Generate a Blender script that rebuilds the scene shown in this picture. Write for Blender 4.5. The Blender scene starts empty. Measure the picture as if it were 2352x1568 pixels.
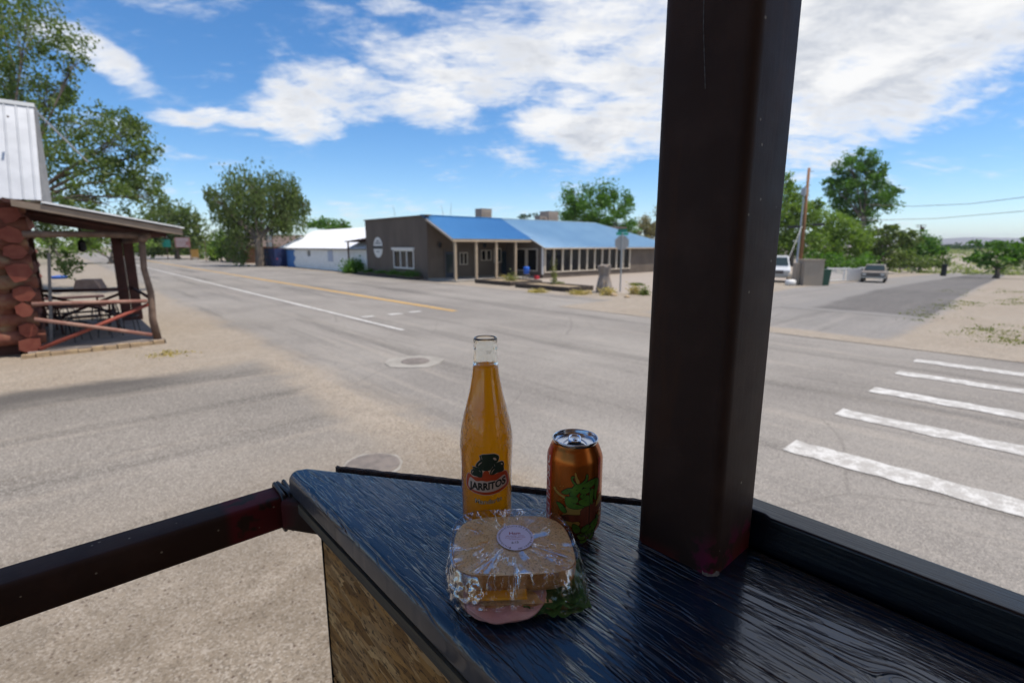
import bpy, bmesh, math, random
import numpy as np
from mathutils import Vector, Matrix
from mathutils.geometry import tessellate_polygon
random.seed(7); RNG = np.random.default_rng(7)
PI = math.pi; rad = math.radians
S = bpy.context.scene; C = S.collection
# ------------------------------------------------------------------ camera, light, exposure
# World axes follow the street grid: +Y runs along the main street, +X along the cross street.
FPX = 1150.0; EYE = 2.45
PITCH = math.atan(219 / FPX); YAW = rad(41.7)
Fh = Vector((math.sin(YAW), math.cos(YAW), 0)); RV = Vector((math.cos(YAW), -math.sin(YAW), 0))
FV = Fh * math.cos(PITCH) + Vector((0, 0, -math.sin(PITCH))); UV = RV.cross(FV)
cam = bpy.data.objects.new('camera', bpy.data.cameras.new('camera')); C.objects.link(cam)
cam.matrix_world = Matrix(((RV.x, UV.x, -FV.x, 0), (RV.y, UV.y, -FV.y, 0), (RV.z, UV.z, -FV.z, EYE), (0, 0, 0, 1)))
cam.data.sensor_width = 36; cam.data.lens = 36 * FPX / 2352
cam.data.clip_start = 0.02; cam.data.clip_end = 40000
cam.data.dof.use_dof = True; cam.data.dof.focus_distance = 0.60; cam.data.dof.aperture_fstop = 6.0
S.camera = cam
S.view_settings.view_transform = 'Standard'; S.view_settings.look = 'None'
S.view_settings.exposure = 0.28; S.view_settings.gamma = 1.0; S.view_settings.use_curve_mapping = False
SUN_EL = rad(70); SUN_AZ = math.atan2(0.66, -0.75)       # sun stands high behind the camera, to the right
sd = Vector((math.cos(SUN_EL) * math.sin(SUN_AZ), math.cos(SUN_EL) * math.cos(SUN_AZ), math.sin(SUN_EL)))
sun = bpy.data.objects.new('sun', bpy.data.lights.new('sun', 'SUN')); C.objects.link(sun)
sun.data.energy = 4.1; sun.data.angle = rad(0.53); sun.data.color = (1.0, 0.93, 0.83)
sun.rotation_euler = sd.to_track_quat('Z', 'Y').to_euler()
S.cycles.max_bounces = 14; S.cycles.transmission_bounces = 14; S.cycles.transparent_max_bounces = 24
S.cycles.diffuse_bounces = 3; S.cycles.glossy_bounces = 5; S.cycles.caustics_refractive = True; S.cycles.sample_clamp_indirect = 6

class NT:
    """small helper for node trees"""
    def __init__(s, nt): s.nt = nt; nt.nodes.clear()
    def n(s, t, **kw):
        x = s.nt.nodes.new(t)
        for k, v in kw.items(): setattr(x, k, v)
        return x
    def put(s, v, sock):
        if isinstance(v, bpy.types.NodeSocket): s.nt.links.new(v, sock)
        elif v is not None:
            if sock.type == 'RGBA' and len(v) == 3: v = (*v, 1)
            sock.default_value = v
    def m(s, op, a, b=None, c=None, clamp=False):
        x = s.n('ShaderNodeMath', operation=op, use_clamp=clamp)
        for i, v in enumerate((a, b, c)):
            if v is not None: s.put(v, x.inputs[i])
        return x.outputs[0]
    def ss(s, v, a, b, lo=0.0, hi=1.0):
        x = s.n('ShaderNodeMapRange', interpolation_type='SMOOTHSTEP')
        for i, q in enumerate((v, a, b, lo, hi)): s.put(q, x.inputs[i])
        return x.outputs[0]
    def mix(s, f, a, b, blend='MIX'):
        x = s.n('ShaderNodeMix', data_type='RGBA', blend_type=blend)
        s.put(f, x.inputs[0]); s.put(a, x.inputs[6]); s.put(b, x.inputs[7]); return x.outputs[2]
    def sep(s, v):
        x = s.n('ShaderNodeSeparateXYZ'); s.put(v, x.inputs[0]); return x.outputs
    def comb(s, x_, y_, z_):
        x = s.n('ShaderNodeCombineXYZ'); s.put(x_, x.inputs[0]); s.put(y_, x.inputs[1]); s.put(z_, x.inputs[2]); return x.outputs[0]
    def vm(s, op, a, b):
        x = s.n('ShaderNodeVectorMath', operation=op); s.put(a, x.inputs[0]); s.put(b, x.inputs[1])
        return x.outputs['Value'] if op in ('DOT_PRODUCT', 'LENGTH') else x.outputs[0]
    def noise(s, vec, scale, detail=3, rough=.55, dist=0.0):
        x = s.n('ShaderNodeTexNoise'); s.put(vec, x.inputs['Vector']); x.inputs['Scale'].default_value = scale
        x.inputs['Detail'].default_value = detail; x.inputs['Roughness'].default_value = rough; x.inputs['Distortion'].default_value = dist
        return x.outputs['Fac']
    def vor(s, vec, scale, feature='F1', out='Distance', rnd=1.0):
        x = s.n('ShaderNodeTexVoronoi', feature=feature); s.put(vec, x.inputs['Vector']); x.inputs['Scale'].default_value = scale
        x.inputs['Randomness'].default_value = rnd
        return x.outputs[out]
    def scale(s, vec, sc):
        return s.vm('MULTIPLY', vec, sc)
    def bump(s, h, strength=.5, dist=.01, normal=None):
        x = s.n('ShaderNodeBump'); x.inputs['Strength'].default_value = strength; x.inputs['Distance'].default_value = dist
        s.put(h, x.inputs['Height'])
        if normal is not None: s.put(normal, x.inputs['Normal'])
        return x.outputs[0]

w = bpy.data.worlds.new('World'); S.world = w; w.use_nodes = True
t = NT(w.node_tree)
sky = t.n('ShaderNodeTexSky', sky_type='NISHITA', sun_disc=False)
sky.sun_elevation = SUN_EL; sky.sun_rotation = SUN_AZ; sky.altitude = 1600; sky.air_density = 1.0; sky.dust_density = 0.6; sky.ozone_density = 3.0
dirv = t.n('ShaderNodeTexCoord').outputs['Generated']
z = t.sep(dirv)[2]
az = t.m('ARCTAN2', t.vm('DOT_PRODUCT', dirv, tuple(RV)), t.vm('DOT_PRODUCT', dirv, tuple(Fh)))
el = t.m('ARCSINE', z)
def pix_dir(px, py):
    d = FV + RV * ((px - 1176) / FPX) - UV * ((py - 784) / FPX)
    return d.normalized()
def pix_azel(px, py):
    d = pix_dir(px, py); return math.atan2(d.dot(RV), d.dot(Fh)), math.asin(d.z)
wrp = t.n('ShaderNodeTexNoise'); t.put(dirv, wrp.inputs['Vector']); wrp.inputs['Scale'].default_value = 5.5; wrp.inputs['Detail'].default_value = 6
wc_ = t.sep(wrp.outputs['Color'])
az = t.m('ADD', az, t.m('MULTIPLY', t.m('SUBTRACT', wc_[0], .5), .13)); el = t.m('ADD', el, t.m('MULTIPLY', t.m('SUBTRACT', wc_[1], .5), .08))
# cloud masses: centre (given in picture pixels for convenience), half axes, tilt and weight
BL = [(2150, -420, 620, 330, 10, .95), (2500, -900, 900, 600, 0, .9), (2050, 40, 330, 200, 20, .95), (1100, 170, 200, 60, -5, .8), (215, 140, 130, 40, -12, .9), (450, 258, 105, 16, 4, .75), (690, 262, 130, 42, -8, .9), (640, 195, 60, 26, 0, .8), (800, 215, 150, 55, -10, .9),
      (990, 245, 120, 48, 0, .85), (1060, 292, 70, 14, 0, .55), (1150, 130, 320, 78, -4, 1.0), (1330, 60, 260, 90, 10, .85), (1390, 285, 200, 70, -10, 1.0),
      (1400, 190, 230, 90, 0, 1.0), (1010, 95, 90, 30, 0, .7), (900, 8, 80, 24, 0, .7), (1180, 40, 160, 30, 30, .5), (1950, 100, 260, 190, 20, 1.15), (1900, 270, 150, 110, 20, .95),
      (2200, 40, 320, 130, 24, 1.0), (2400, -60, 300, 160, 20, 1.0), (1640, 120, 240, 200, 0, 1.0), (2180, 243, 90, 10, 4, .45), (2330, 205, 60, 14, 10, .3),
      (1720, -200, 600, 170, 0, .9), (560, 262, 90, 18, 4, .8), (1230, 20, 220, 40, 25, .6), (1280, 300, 90, 40, -14, .8), (2050, 200, 190, 90, 22, .95), (870, -60, 120, 40, 0, .6)]
acc = None
for (px, py, rx, ry, rot, wt) in BL:
    a0, e0 = pix_azel(px, py); r2 = 1 + ((px - 1176) / FPX) ** 2
    ax = rx / FPX / r2; ay = ry / FPX / math.sqrt(r2)
    c_, s_ = math.cos(rad(rot)), math.sin(rad(rot))
    da = t.m('SUBTRACT', az, a0); de = t.m('SUBTRACT', el, e0)
    p_ = t.m('DIVIDE', t.m('ADD', t.m('MULTIPLY', da, c_), t.m('MULTIPLY', de, s_)), ax)
    q_ = t.m('DIVIDE', t.m('SUBTRACT', t.m('MULTIPLY', de, c_), t.m('MULTIPLY', da, s_)), ay)
    r_ = t.m('ADD', t.m('MULTIPLY', p_, p_), t.m('MULTIPLY', q_, q_))
    v = t.m('MULTIPLY', t.ss(r_, 0.0, 1.9, 1.0, 0.0), wt)
    acc = v if acc is None else t.m('MAXIMUM', acc, v)
zc = t.m('ADD', t.m('MAXIMUM', z, 0.0), 0.28)
pl = t.comb(t.m('DIVIDE', t.vm('DOT_PRODUCT', dirv, tuple(RV)), zc), t.m('DIVIDE', t.vm('DOT_PRODUCT', dirv, tuple(Fh)), zc), z)
n1 = t.noise(pl, 2.2, 10, .62, .35); n2 = t.noise(t.scale(pl, (1, 1.25, 3)), 8.0, 8, .65, .4)
# elsewhere in the sky: a scatter of the same kind of clouds
behind = t.ss(t.vm('DOT_PRODUCT', dirv, tuple(FV)), 0.45, 0.25)
sc_ = t.m('MULTIPLY', t.ss(t.noise(pl, 0.9, 3), .48, .62), behind)
dens = t.m('ADD', t.m('MAXIMUM', acc, sc_), t.m('MULTIPLY', t.m('SUBTRACT', n1, 0.5), 2.9))
n3 = t.noise(t.scale(t.vm('ADD', pl, (0, 0, 0)), (1.0, 3.2, 1)), 5.0, 9, .66, .8)
dens = t.m('ADD', dens, t.m('ADD', t.m('MULTIPLY', t.m('SUBTRACT', n2, 0.5), 1.3), t.m('MULTIPLY', t.m('SUBTRACT', n3, .5), 1.0)))
mask = t.m('POWER', t.ss(dens, 0.02, 1.12), 1.1)
mask = t.m('MULTIPLY', mask, t.ss(z, 0.0, 0.06))
shade = t.ss(t.noise(t.scale(pl, (1, 1, 2)), 4.2, 7, .6, .3), .36, .62)
thick = t.ss(dens, .5, 1.5)
ccol = t.mix(t.m('MULTIPLY', shade, t.m('MULTIPLY', thick, .95)), (1.0, 1.0, 1.0), (.56, .60, .68))
hsv = t.n('ShaderNodeHueSaturation'); hsv.inputs['Saturation'].default_value = 1.26; hsv.inputs['Value'].default_value = 1.0
t.put(sky.outputs[0], hsv.inputs['Color'])
bg1 = t.n('ShaderNodeBackground'); t.put(hsv.outputs[0], bg1.inputs[0]); bg1.inputs[1].default_value = 0.138
bg2 = t.n('ShaderNodeBackground'); t.put(ccol, bg2.inputs[0]); bg2.inputs[1].default_value = 0.82
mx = t.n('ShaderNodeMixShader'); t.put(mask, mx.inputs[0]); t.put(bg1.outputs[0], mx.inputs[1]); t.put(bg2.outputs[0], mx.inputs[2])
t.put(mx.outputs[0], t.n('ShaderNodeOutputWorld').inputs[0])
w.cycles.sampling_method = 'MANUAL'; w.cycles.sample_map_resolution = 512

# ------------------------------------------------------------------ terrain and placing helpers
def sstep(x, a, b):
    q = min(1, max(0, (x - a) / (b - a))); return q * q * (3 - 2 * q)
def terr(x, y):
    k = 0.0
    if x > 30:
        r = min(x, 115) - 30; k = -0.028 * (r * r / (r + 8))
    return k * (1 - sstep(y, 18, 26)) * 1.0
def G(px, py, lift=0.0):
    d = FV + RV * ((px - 1176) / FPX) - UV * ((py - 784) / FPX)
    zz = 0.0
    for _ in range(60):
        tt = (zz - EYE) / d.z; x, y = d.x * tt, d.y * tt
        zz = .6 * zz + .4 * terr(x, y)
    return Vector((x, y, zz + lift))
def AY(px, py, Y):
    d = FV + RV * ((px - 1176) / FPX) - UV * ((py - 784) / FPX); return Vector((0, 0, EYE)) + d * (Y / d.y)
def depth_of(P): return (Vector(P) - Vector((0, 0, EYE))).dot(FV)

# ------------------------------------------------------------------ materials
MATS = {}
def pm(name, col, rough=.6, metal=0.0, var=None, vscale=5.0, bump=0.0, bscale=60.0, coat=0.0, stretch=(1, 1, 1), spec=.5, speck=None, coords='Object', var2=None, v2scale=40):
    if name in MATS: return MATS[name]
    m = bpy.data.materials.new(name); m.use_nodes = True; t = NT(m.node_tree)
    b = t.n('ShaderNodeBsdfPrincipled'); o = t.n('ShaderNodeOutputMaterial'); t.put(b.outputs[0], o.inputs[0])
    tc = t.scale(t.n('ShaderNodeTexCoord').outputs[coords], stretch)
    c = col
    if var is not None: c = t.mix(t.ss(t.noise(tc, vscale, 4), .32, .68), col, var)
    if var2 is not None: c = t.mix(t.ss(t.noise(tc, v2scale, 3), .45, .7), c, var2)
    if speck is not None: c = t.mix(t.ss(t.vor(tc, speck[0]), speck[1], speck[1] * .6), c, speck[2])
    t.put(c, b.inputs['Base Color']); b.inputs['Roughness'].default_value = rough; b.inputs['Metallic'].default_value = metal
    b.inputs['Coat Weight'].default_value = coat; b.inputs['Specular IOR Level'].default_value = spec
    if bump: t.put(t.bump(t.noise(tc, bscale, 4), bump, .01), b.inputs['Normal'])
    MATS[name] = m; return m
def geo_pos(t): return t.n('ShaderNodeNewGeometry').outputs['Position']

def gravel_nodes(t, P):
    n = t.noise(P, .35, 5, .6); nf = t.noise(P, 3.0, 5, .65)
    c = t.mix(t.ss(n, .3, .7), (.265, .212, .155), (.315, .265, .208))
    c = t.mix(t.ss(nf, .35, .75), c, (.235, .195, .150))
    peb = t.n('ShaderNodeTexVoronoi'); t.put(P, peb.inputs['Vector']); peb.inputs['Scale'].default_value = 85
    pv = t.sep(peb.outputs['Color'])[0]
    c = t.mix(t.m('MULTIPLY', t.ss(pv, .6, .95), .55), c, (.50, .45, .39))
    c = t.mix(t.m('MULTIPLY', t.ss(pv, .3, .05), .7), c, (.12, .10, .08))
    peb2 = t.n('ShaderNodeTexVoronoi'); t.put(P, peb2.inputs['Vector']); peb2.inputs['Scale'].default_value = 34
    pv2 = t.sep(peb2.outputs['Color'])[1]
    c = t.mix(t.m('MULTIPLY', t.ss(pv2, .9, .93), t.m('MULTIPLY', t.ss(peb2.outputs['Distance'], .42, .2), .45)), c, (.42, .36, .30))
    c = t.mix(t.m('MULTIPLY', t.ss(pv2, .09, .06), t.ss(peb2.outputs['Distance'], .4, .3)), c, (.10, .07, .055))
    gx, gy, gz = t.sep(P); tone = t.noise(P, 1.3, 5, .65)
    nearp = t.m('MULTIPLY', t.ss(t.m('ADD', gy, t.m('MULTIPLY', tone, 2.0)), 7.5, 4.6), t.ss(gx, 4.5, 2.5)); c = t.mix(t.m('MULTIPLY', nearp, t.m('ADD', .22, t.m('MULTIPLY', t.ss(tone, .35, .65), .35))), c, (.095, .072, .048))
    h = t.m('ADD', t.m('MULTIPLY', peb.outputs['Distance'], -.6), t.m('MULTIPLY', t.noise(P, 160, 3), .6))
    return c, h
def surf(t, c, h, rough=.9, bs=.5, bd=.006):
    b = t.n('ShaderNodeBsdfPrincipled'); o = t.n('ShaderNodeOutputMaterial'); t.put(b.outputs[0], o.inputs[0])
    t.put(c, b.inputs['Base Color']); b.inputs['Roughness'].default_value = rough; b.inputs['Specular IOR Level'].default_value = .25
    if h is not None: t.put(t.bump(h, bs, bd), b.inputs['Normal'])
    return b
def mat_ground():
    m = bpy.data.materials.new('ground_dirt'); m.use_nodes = True; t = NT(m.node_tree); P = geo_pos(t)
    c, h = gravel_nodes(t, P); x, y, zz = t.sep(P)
    # dry plain farther out: sage and pale dust in patches
    dist = t.vm('LENGTH', P, (0, 0, 0))
    pn = t.noise(P, .045, 6, .65)
    plain = t.mix(t.ss(pn, .4, .62), (.235, .20, .14), (.13, .13, .075))
    c = t.mix(t.ss(dist, 60, 150), c, plain)
    # yellow-green weeds patches by the lot on the right and round the buildings
    wn = t.m('ADD', t.noise(P, .55, 5, .7), t.m('MULTIPLY', t.noise(t.scale(P, (1, 2.2, 1)), 1.7, 4, .7), .35))
    reg = t.m('MULTIPLY', t.ss(x, 16, 20), t.ss(y, 3.5, 1.5))
    c = t.mix(t.m('MULTIPLY', t.ss(wn, .74, .82), reg), c, (.25, .22, .08))
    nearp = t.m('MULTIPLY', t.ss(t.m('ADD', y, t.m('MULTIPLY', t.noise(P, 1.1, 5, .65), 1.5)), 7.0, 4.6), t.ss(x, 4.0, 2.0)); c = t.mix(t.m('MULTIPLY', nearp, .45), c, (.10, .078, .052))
    lot2 = t.m('MULTIPLY', t.ss(x, 15, 18), t.ss(y, 4.5, 3.0)); c = t.mix(t.m('MULTIPLY', lot2, .6), c, (.225, .21, .19))
    # pinkish stony lot and pale slab colour
    lot = t.m('MULTIPLY', t.ss(x, 21.5, 22.5), t.ss(y, 12, 14)); c = t.mix(t.m('MULTIPLY', lot, .6), c, (.35, .30, .26))
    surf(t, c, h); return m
def mat_asphalt(name, xa=None, ya=None, base=((.225, .205, .185), (.285, .262, .235)), dark=.5, streak_axis=1, soft=1.2, cracks=True, drift=0.0, xref=0.0, under=None, edge=None, softlo=None, grit=.45):
    """weathered asphalt whose gravel-strewn borders run out into the dirt; xa, ya = (lo, hi) limits"""
    m = bpy.data.materials.new(name); m.use_nodes = True; t = NT(m.node_tree); P = geo_pos(t); x, y, zz = t.sep(P)
    gc, gh = gravel_nodes(t, P)
    if drift: y = t.m('SUBTRACT', y, t.m('MULTIPLY', t.m('MAXIMUM', t.m('SUBTRACT', x, xref), 0.0), drift))
    n = t.noise(P, .22, 5, .6); c = t.mix(t.ss(n, .3, .7), base[0], base[1])
    st = (1, .06, 1) if streak_axis == 1 else (.06, 1, 1)
    s1 = t.noise(t.scale(P, st), .9, 5, .65); c = t.mix(t.m('MULTIPLY', t.ss(s1, .50, .68), dark), c, (base[0][0] * .5, base[0][1] * .5, base[0][2] * .5))
    s2 = t.noise(t.scale(P, st), 2.4, 4, .6, .3); c = t.mix(t.m('MULTIPLY', t.ss(s2, .52, .7), .4), c, (base[1][0] * 1.3, base[1][1] * 1.25, base[1][2] * 1.18))
    sp = t.n('ShaderNodeTexVoronoi'); t.put(P, sp.inputs['Vector']); sp.inputs['Scale'].default_value = 95
    pv = t.sep(sp.outputs['Color'])[0]
    c = t.mix(t.m('MULTIPLY', t.ss(pv, .6, .95), grit), c, (.44, .40, .35)); c = t.mix(t.m('MULTIPLY', t.ss(pv, .3, .05), grit), c, (.09, .08, .07))
    mot = t.noise(P, 9, 5, .7); c = t.mix(t.m('MULTIPLY', t.ss(mot, .52, .75), .35), c, (.12, .105, .09))
    if cracks:
        wp = t.vm('ADD', P, t.scale(t.n('ShaderNodeTexNoise').outputs['Color'], (1.2, 1.2, 0)))
        cr = t.vor(wp, .28, 'DISTANCE_TO_EDGE'); c = t.mix(t.m('MULTIPLY', t.ss(cr, .006, .002), .22), c, (.08, .07, .06))
    if edge: c = t.mix(t.m('MULTIPLY', t.m('MULTIPLY', t.ss(t.m('ADD', y, t.m('MULTIPLY', t.noise(P, .8, 4), .8)), edge - .9, edge + .3), t.ss(x, 2.4, .6)), .75), c, (.06, .054, .05))
    mask = None; wob = t.m('MULTIPLY', t.m('SUBTRACT', t.noise(P, .5, 6, .7), .5), soft * 2.2)
    for v, lim in ((x, xa), (y, ya)):
        if lim is None: continue
        for k, (e, sgn) in enumerate(zip(lim, (1, -1))):
            if e is None: continue
            q = t.ss(t.m('ADD', v, wob), e, e + sgn * (softlo if (softlo and k == 0 and v is y) else soft)); mask = q if mask is None else t.m('MULTIPLY', mask, q)
    if mask is not None:
        c = t.mix(mask, under or gc, c)
    surf(t, c, gh, .88, .4, .005); return m
def mat_wornpaint(name, col, wear=.5, under=(.24, .22, .2), sc=6):
    m = bpy.data.materials.new(name); m.use_nodes = True; t = NT(m.node_tree); P = geo_pos(t)
    f = t.m('ADD', t.m('MULTIPLY', t.noise(P, sc, 6, .75), .7), t.m('MULTIPLY', t.noise(P, 70, 3, .7), .4))
    c = t.mix(t.ss(f, wear, wear + .12), under, col)
    surf(t, c, t.noise(P, 120, 3), .8, .3, .004); return m
def mat_leaf(name, a, b, c3=None, sc=.9, fine=6.0):
    m = bpy.data.materials.new(name); m.use_nodes = True; t = NT(m.node_tree); P = geo_pos(t)
    c = t.mix(t.ss(t.noise(P, sc, 3), .35, .65), a, b)
    c = t.mix(t.ss(t.noise(P, fine, 2), .5, .72), c, c3 or b)
    bd = t.n('ShaderNodeBsdfPrincipled'); t.put(c, bd.inputs['Base Color']); bd.inputs['Roughness'].default_value = .55; bd.inputs['Specular IOR Level'].default_value = .35
    tr = t.n('ShaderNodeBsdfTranslucent'); t.put(t.mix(1.0, c, (1.5, 1.7, .6), 'MULTIPLY'), tr.inputs[0])
    mx = t.n('ShaderNodeMixShader'); mx.inputs[0].default_value = .40; t.put(bd.outputs[0], mx.inputs[1]); t.put(tr.outputs[0], mx.inputs[2])
    t.put(mx.outputs[0], t.n('ShaderNodeOutputMaterial').inputs[0]); return m
def mat_mural():
    m = bpy.data.materials.new('blue_mural'); m.use_nodes = True; t = NT(m.node_tree); P = geo_pos(t); y = t.sep(P)[1]
    n = t.noise(P, 1.2, 4)
    c = t.mix(t.ss(n, .4, .6), (.012, .022, .075), (.03, .045, .12))
    c = t.mix(t.ss(t.noise(P, 2.1, 2), .64, .68), c, (.30, .05, .08))
    surf(t, c, None, .7); return m
M = {}
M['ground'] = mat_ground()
M['street'] = mat_asphalt('street_asphalt', xa=(3.2, 19.3), base=((.185, .168, .152), (.265, .243, .218)), soft=.9, dark=.75)
M['cross'] = mat_asphalt('cross_street_asphalt', ya=(2.9, 10.8), xa=(15.8, None), base=((.175, .165, .155), (.225, .21, .198)), streak_axis=0, soft=.5, drift=.05, xref=24)
M['apron'] = mat_asphalt('driveway_asphalt', xa=(None, 3.2), ya=(3.4, 11.9), base=((.150, .134, .116), (.235, .208, .178)), streak_axis=0, soft=.7, softlo=3.6, grit=.62, cracks=False, dark=.75, edge=11.2)
M['apron2'] = mat_asphalt('apron_asphalt', xa=(2.6, None), ya=(None, 11), base=((.205, .182, .158), (.285, .252, .218)), soft=2.6, dark=.6)
M['white_line'] = mat_wornpaint('white_road_paint', (.56, .545, .52), .50, under=(.36, .34, .315), sc=5)
M['faint_line'] = mat_wornpaint('faded_road_paint', (.50, .485, .46), .60)
M['yellow_line'] = mat_wornpaint('yellow_road_paint', (.50, .30, .08), .45)
M['concrete'] = pm('concrete', (.32, .295, .26), .9, var=(.25, .23, .20), vscale=3, bump=.2, coords='Object')
M['iron'] = pm('cast_iron', (.17, .145, .125), .7, metal=.4, var=(.24, .2, .17), vscale=9)
def wood(name, a, b, rough=.7, st=(12, 12, 1), sc=3): return pm(name, a, rough, var=b, vscale=sc, stretch=st, bump=.35, bscale=6)
M['log'] = pm('red_log', (.13, .032, .018), .8, var=(.20, .07, .04), vscale=4, bump=.5, bscale=9, var2=(.24, .155, .085), v2scale=3)
M['logend'] = pm('log_end', (.15, .032, .018), .85, var=(.19, .052, .030), vscale=8, bump=.4, bscale=20)
M['post_wood'] = pm('weathered_post_wood', (.11, .065, .045), .85, var=(.19, .125, .09), vscale=5, bump=.5, bscale=14)
M['rail_wood'] = pm('reddish_rail_wood', (.24, .10, .075), .75, var=(.34, .2, .15), vscale=4, bump=.4, bscale=14)
M['red_wood'] = pm('red_stained_wood', (.30, .06, .035), .7, var=(.22, .05, .03), vscale=6, bump=.3)
M['darkwood'] = pm('dark_stained_wood', (.075, .022, .016), .75, var=(.05, .015, .01), vscale=4, bump=.3)
M['fascia'] = pm('weathered_fascia_wood', (.20, .15, .11), .85, var=(.26, .2, .15), vscale=3, bump=.3)
M['porch_floor'] = pm('old_concrete_floor', (.20, .17, .15), .9, var=(.27, .23, .2), vscale=2, bump=.3)
M['stone'] = pm('sandstone', (.42, .30, .17), .9, var=(.30, .21, .13), vscale=6, bump=.5, bscale=20)
M['galv'] = pm('galvanized_roof_sheet', (.52, .53, .55), .42, metal=.35, var=(.46, .47, .49), vscale=3)
M['whitemetal'] = pm('white_painted_metal', (.80, .80, .79), .45, var=(.74, .74, .73), vscale=2)
M['wire_metal'] = pm('dark_patio_metal', (.02, .02, .024), .45, metal=.3)
M['stucco'] = pm('brown_stucco', (.112, .086, .068), .9, var=(.140, .108, .085), vscale=.9, bump=.4, bscale=80, stretch=(1, 1, .35))
M['stucco2'] = pm('brown_side_stucco', (.118, .092, .072), .9, var=(.150, .118, .092), vscale=.9, bump=.4, bscale=80)
M['trim'] = pm('cream_trim_paint', (.58, .50, .40), .6, var=(.52, .45, .36), vscale=5)
M['trimwhite'] = pm('white_trim_paint', (.70, .68, .65), .55)
M['porchpost'] = pm('tan_porch_post', (.45, .345, .235), .7, var=(.38, .29, .2), vscale=5)
M['roofblue'] = pm('blue_steel_roof', (.085, .26, .50), .38, metal=.0, var=(.095, .28, .53), vscale=.6)
M['roofpale'] = pm('faded_blue_steel_roof', (.36, .52, .66), .36, metal=.0, var=(.40, .56, .69), vscale=.8)
M['navy'] = pm('navy_door_paint', (.014, .026, .055), .4)
M['black'] = pm('black_paint', (.012, .012, .013), .5)
M['darkblind'] = pm('pale_curtain', (.16, .155, .145), .9)
M['cream'] = pm('cooler_beige', (.40, .33, .27), .6, var=(.35, .29, .24), vscale=4)
M['blue'] = pm('bright_blue_plastic', (.01, .10, .48), .4)
M['red'] = pm('red_plastic', (.40, .02, .03), .4)
M['whitewall'] = pm('whitewashed_block', (.84, .83, .81), .9, var=(.76, .75, .72), vscale=2.0, bump=.3, bscale=30)
M['whiteroof'] = pm('white_metal_roofing', (.82, .82, .82), .5)
M['mural'] = mat_mural(); M['mural2'] = pm('light_blue_mural', (.05, .16, .42), .7, var=(.09, .22, .46), vscale=2)
M['brownwall'] = pm('brown_plank_wall', (.20, .10, .045), .8, var=(.15, .07, .035), vscale=3)
M['brownroof'] = pm('brown_shingles', (.11, .075, .06), .9, var=(.14, .1, .08), vscale=6)
M['bark'] = pm('grey_brown_bark', (.11, .085, .065), .95, var=(.17, .135, .105), vscale=5, bump=.8, bscale=14, stretch=(1, 1, .25))
M['polewood'] = pm('orange_brown_pole', (.28, .13, .05), .85, var=(.17, .085, .04), vscale=3, stretch=(6, 6, .7))
M['galvpole'] = pm('galvanized_pole', (.36, .37, .38), .45, metal=.6)
M['signback'] = pm('bare_aluminium_sign_back', (.40, .385, .36), .5, metal=.2, var=(.36, .35, .33), vscale=3)
M['green_sign'] = pm('green_sign_sheet', (.01, .22, .15), .5)
M['steelblack'] = None
M['rock'] = pm('grey_petrified_stump', (.25, .22, .195), .9, var=(.15, .13, .12), vscale=4, bump=.8, bscale=9, stretch=(1, 1, .3), var2=(.32, .24, .17), v2scale=5)
M['tie'] = pm('dark_railway_tie', (.045, .033, .026), .9, var=(.08, .06, .045), vscale=5, bump=.5)
M['soil'] = pm('planter_soil', (.30, .22, .14), .95, var=(.22, .17, .10), vscale=4, bump=.5)
M['tan'] = pm('tan_box_paint', (.36, .29, .22), .7, var=(.33, .265, .2), vscale=2)
M['greenbin'] = pm('green_bin_plastic', (.02, .075, .045), .5)
M['carwhite'] = pm('white_car_paint', (.62, .63, .64), .3, coat=.5)
M['carold'] = pm('faded_tan_truck_paint', (.15, .122, .098), .5, coat=.1, var=(.18, .15, .12), vscale=3)
M['chrome'] = pm('dull_chrome', (.35, .34, .33), .3, metal=.9)
M['grille'] = pm('dusty_grille', (.12, .10, .085), .6)
M['tyre'] = pm('tyre_rubber', (.025, .024, .023), .85)
M['headlamp'] = pm('headlamp_lens', (.6, .58, .52), .15)
M['yellowbox'] = pm('ochre_yellow_paint', (.50, .27, .06), .6)
M['signpink'] = pm('faded_red_sign', (.34, .13, .11), .7, var=(.42, .2, .17), vscale=3)
M['rust'] = pm('rusty_red_sign', (.30, .08, .04), .8)
M['bluecloth'] = pm('blue_tarp', (.02, .10, .42), .6)
M['tarpgrey'] = pm('grey_weathered_board', (.16, .16, .165), .8, var=(.22, .215, .21), vscale=5)
def mat_glasspane(name, tint=(.02, .02, .022), rough=.06):
    m = bpy.data.materials.new(name); m.use_nodes = True; t = NT(m.node_tree)
    b = t.n('ShaderNodeBsdfPrincipled'); b.inputs['Base Color'].default_value = (*tint, 1); b.inputs['Roughness'].default_value = rough
    b.inputs['Alpha'].default_value = .55; t.put(b.outputs[0], t.n('ShaderNodeOutputMaterial').inputs[0]); return m
M['pane'] = mat_glasspane('window_glass')
M['carglass'] = pm('car_glass', (.03, .045, .045), .08)
_b = lambda d: {k: tuple(tuple(q * (1.52 if k not in ('dark', 'dry', 'weed') else 1.1) for q in c) for c in v) for k, v in d.items()}
L_ = dict(elm=((.050, .078, .020), (.080, .112, .034), (.125, .135, .065)), willow=((.050, .078, .020), (.078, .102, .032), (.115, .125, .055)),
          cotton=((.035, .080, .010), (.055, .120, .018), (.09, .15, .03)), olive=((.070, .115, .020), (.105, .155, .030), (.14, .18, .05)),
          dark=((.02, .045, .016), (.03, .055, .02), (.04, .06, .025)), weed=((.10, .13, .03), (.17, .17, .05), (.28, .24, .11)), dry=((.42, .32, .15), (.35, .27, .13), (.24, .2, .09)),
          sage=((.13, .15, .08), (.17, .18, .10), (.2, .2, .13)), bare=((.16, .13, .10), (.13, .12, .07), (.2, .17, .12)))
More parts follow.
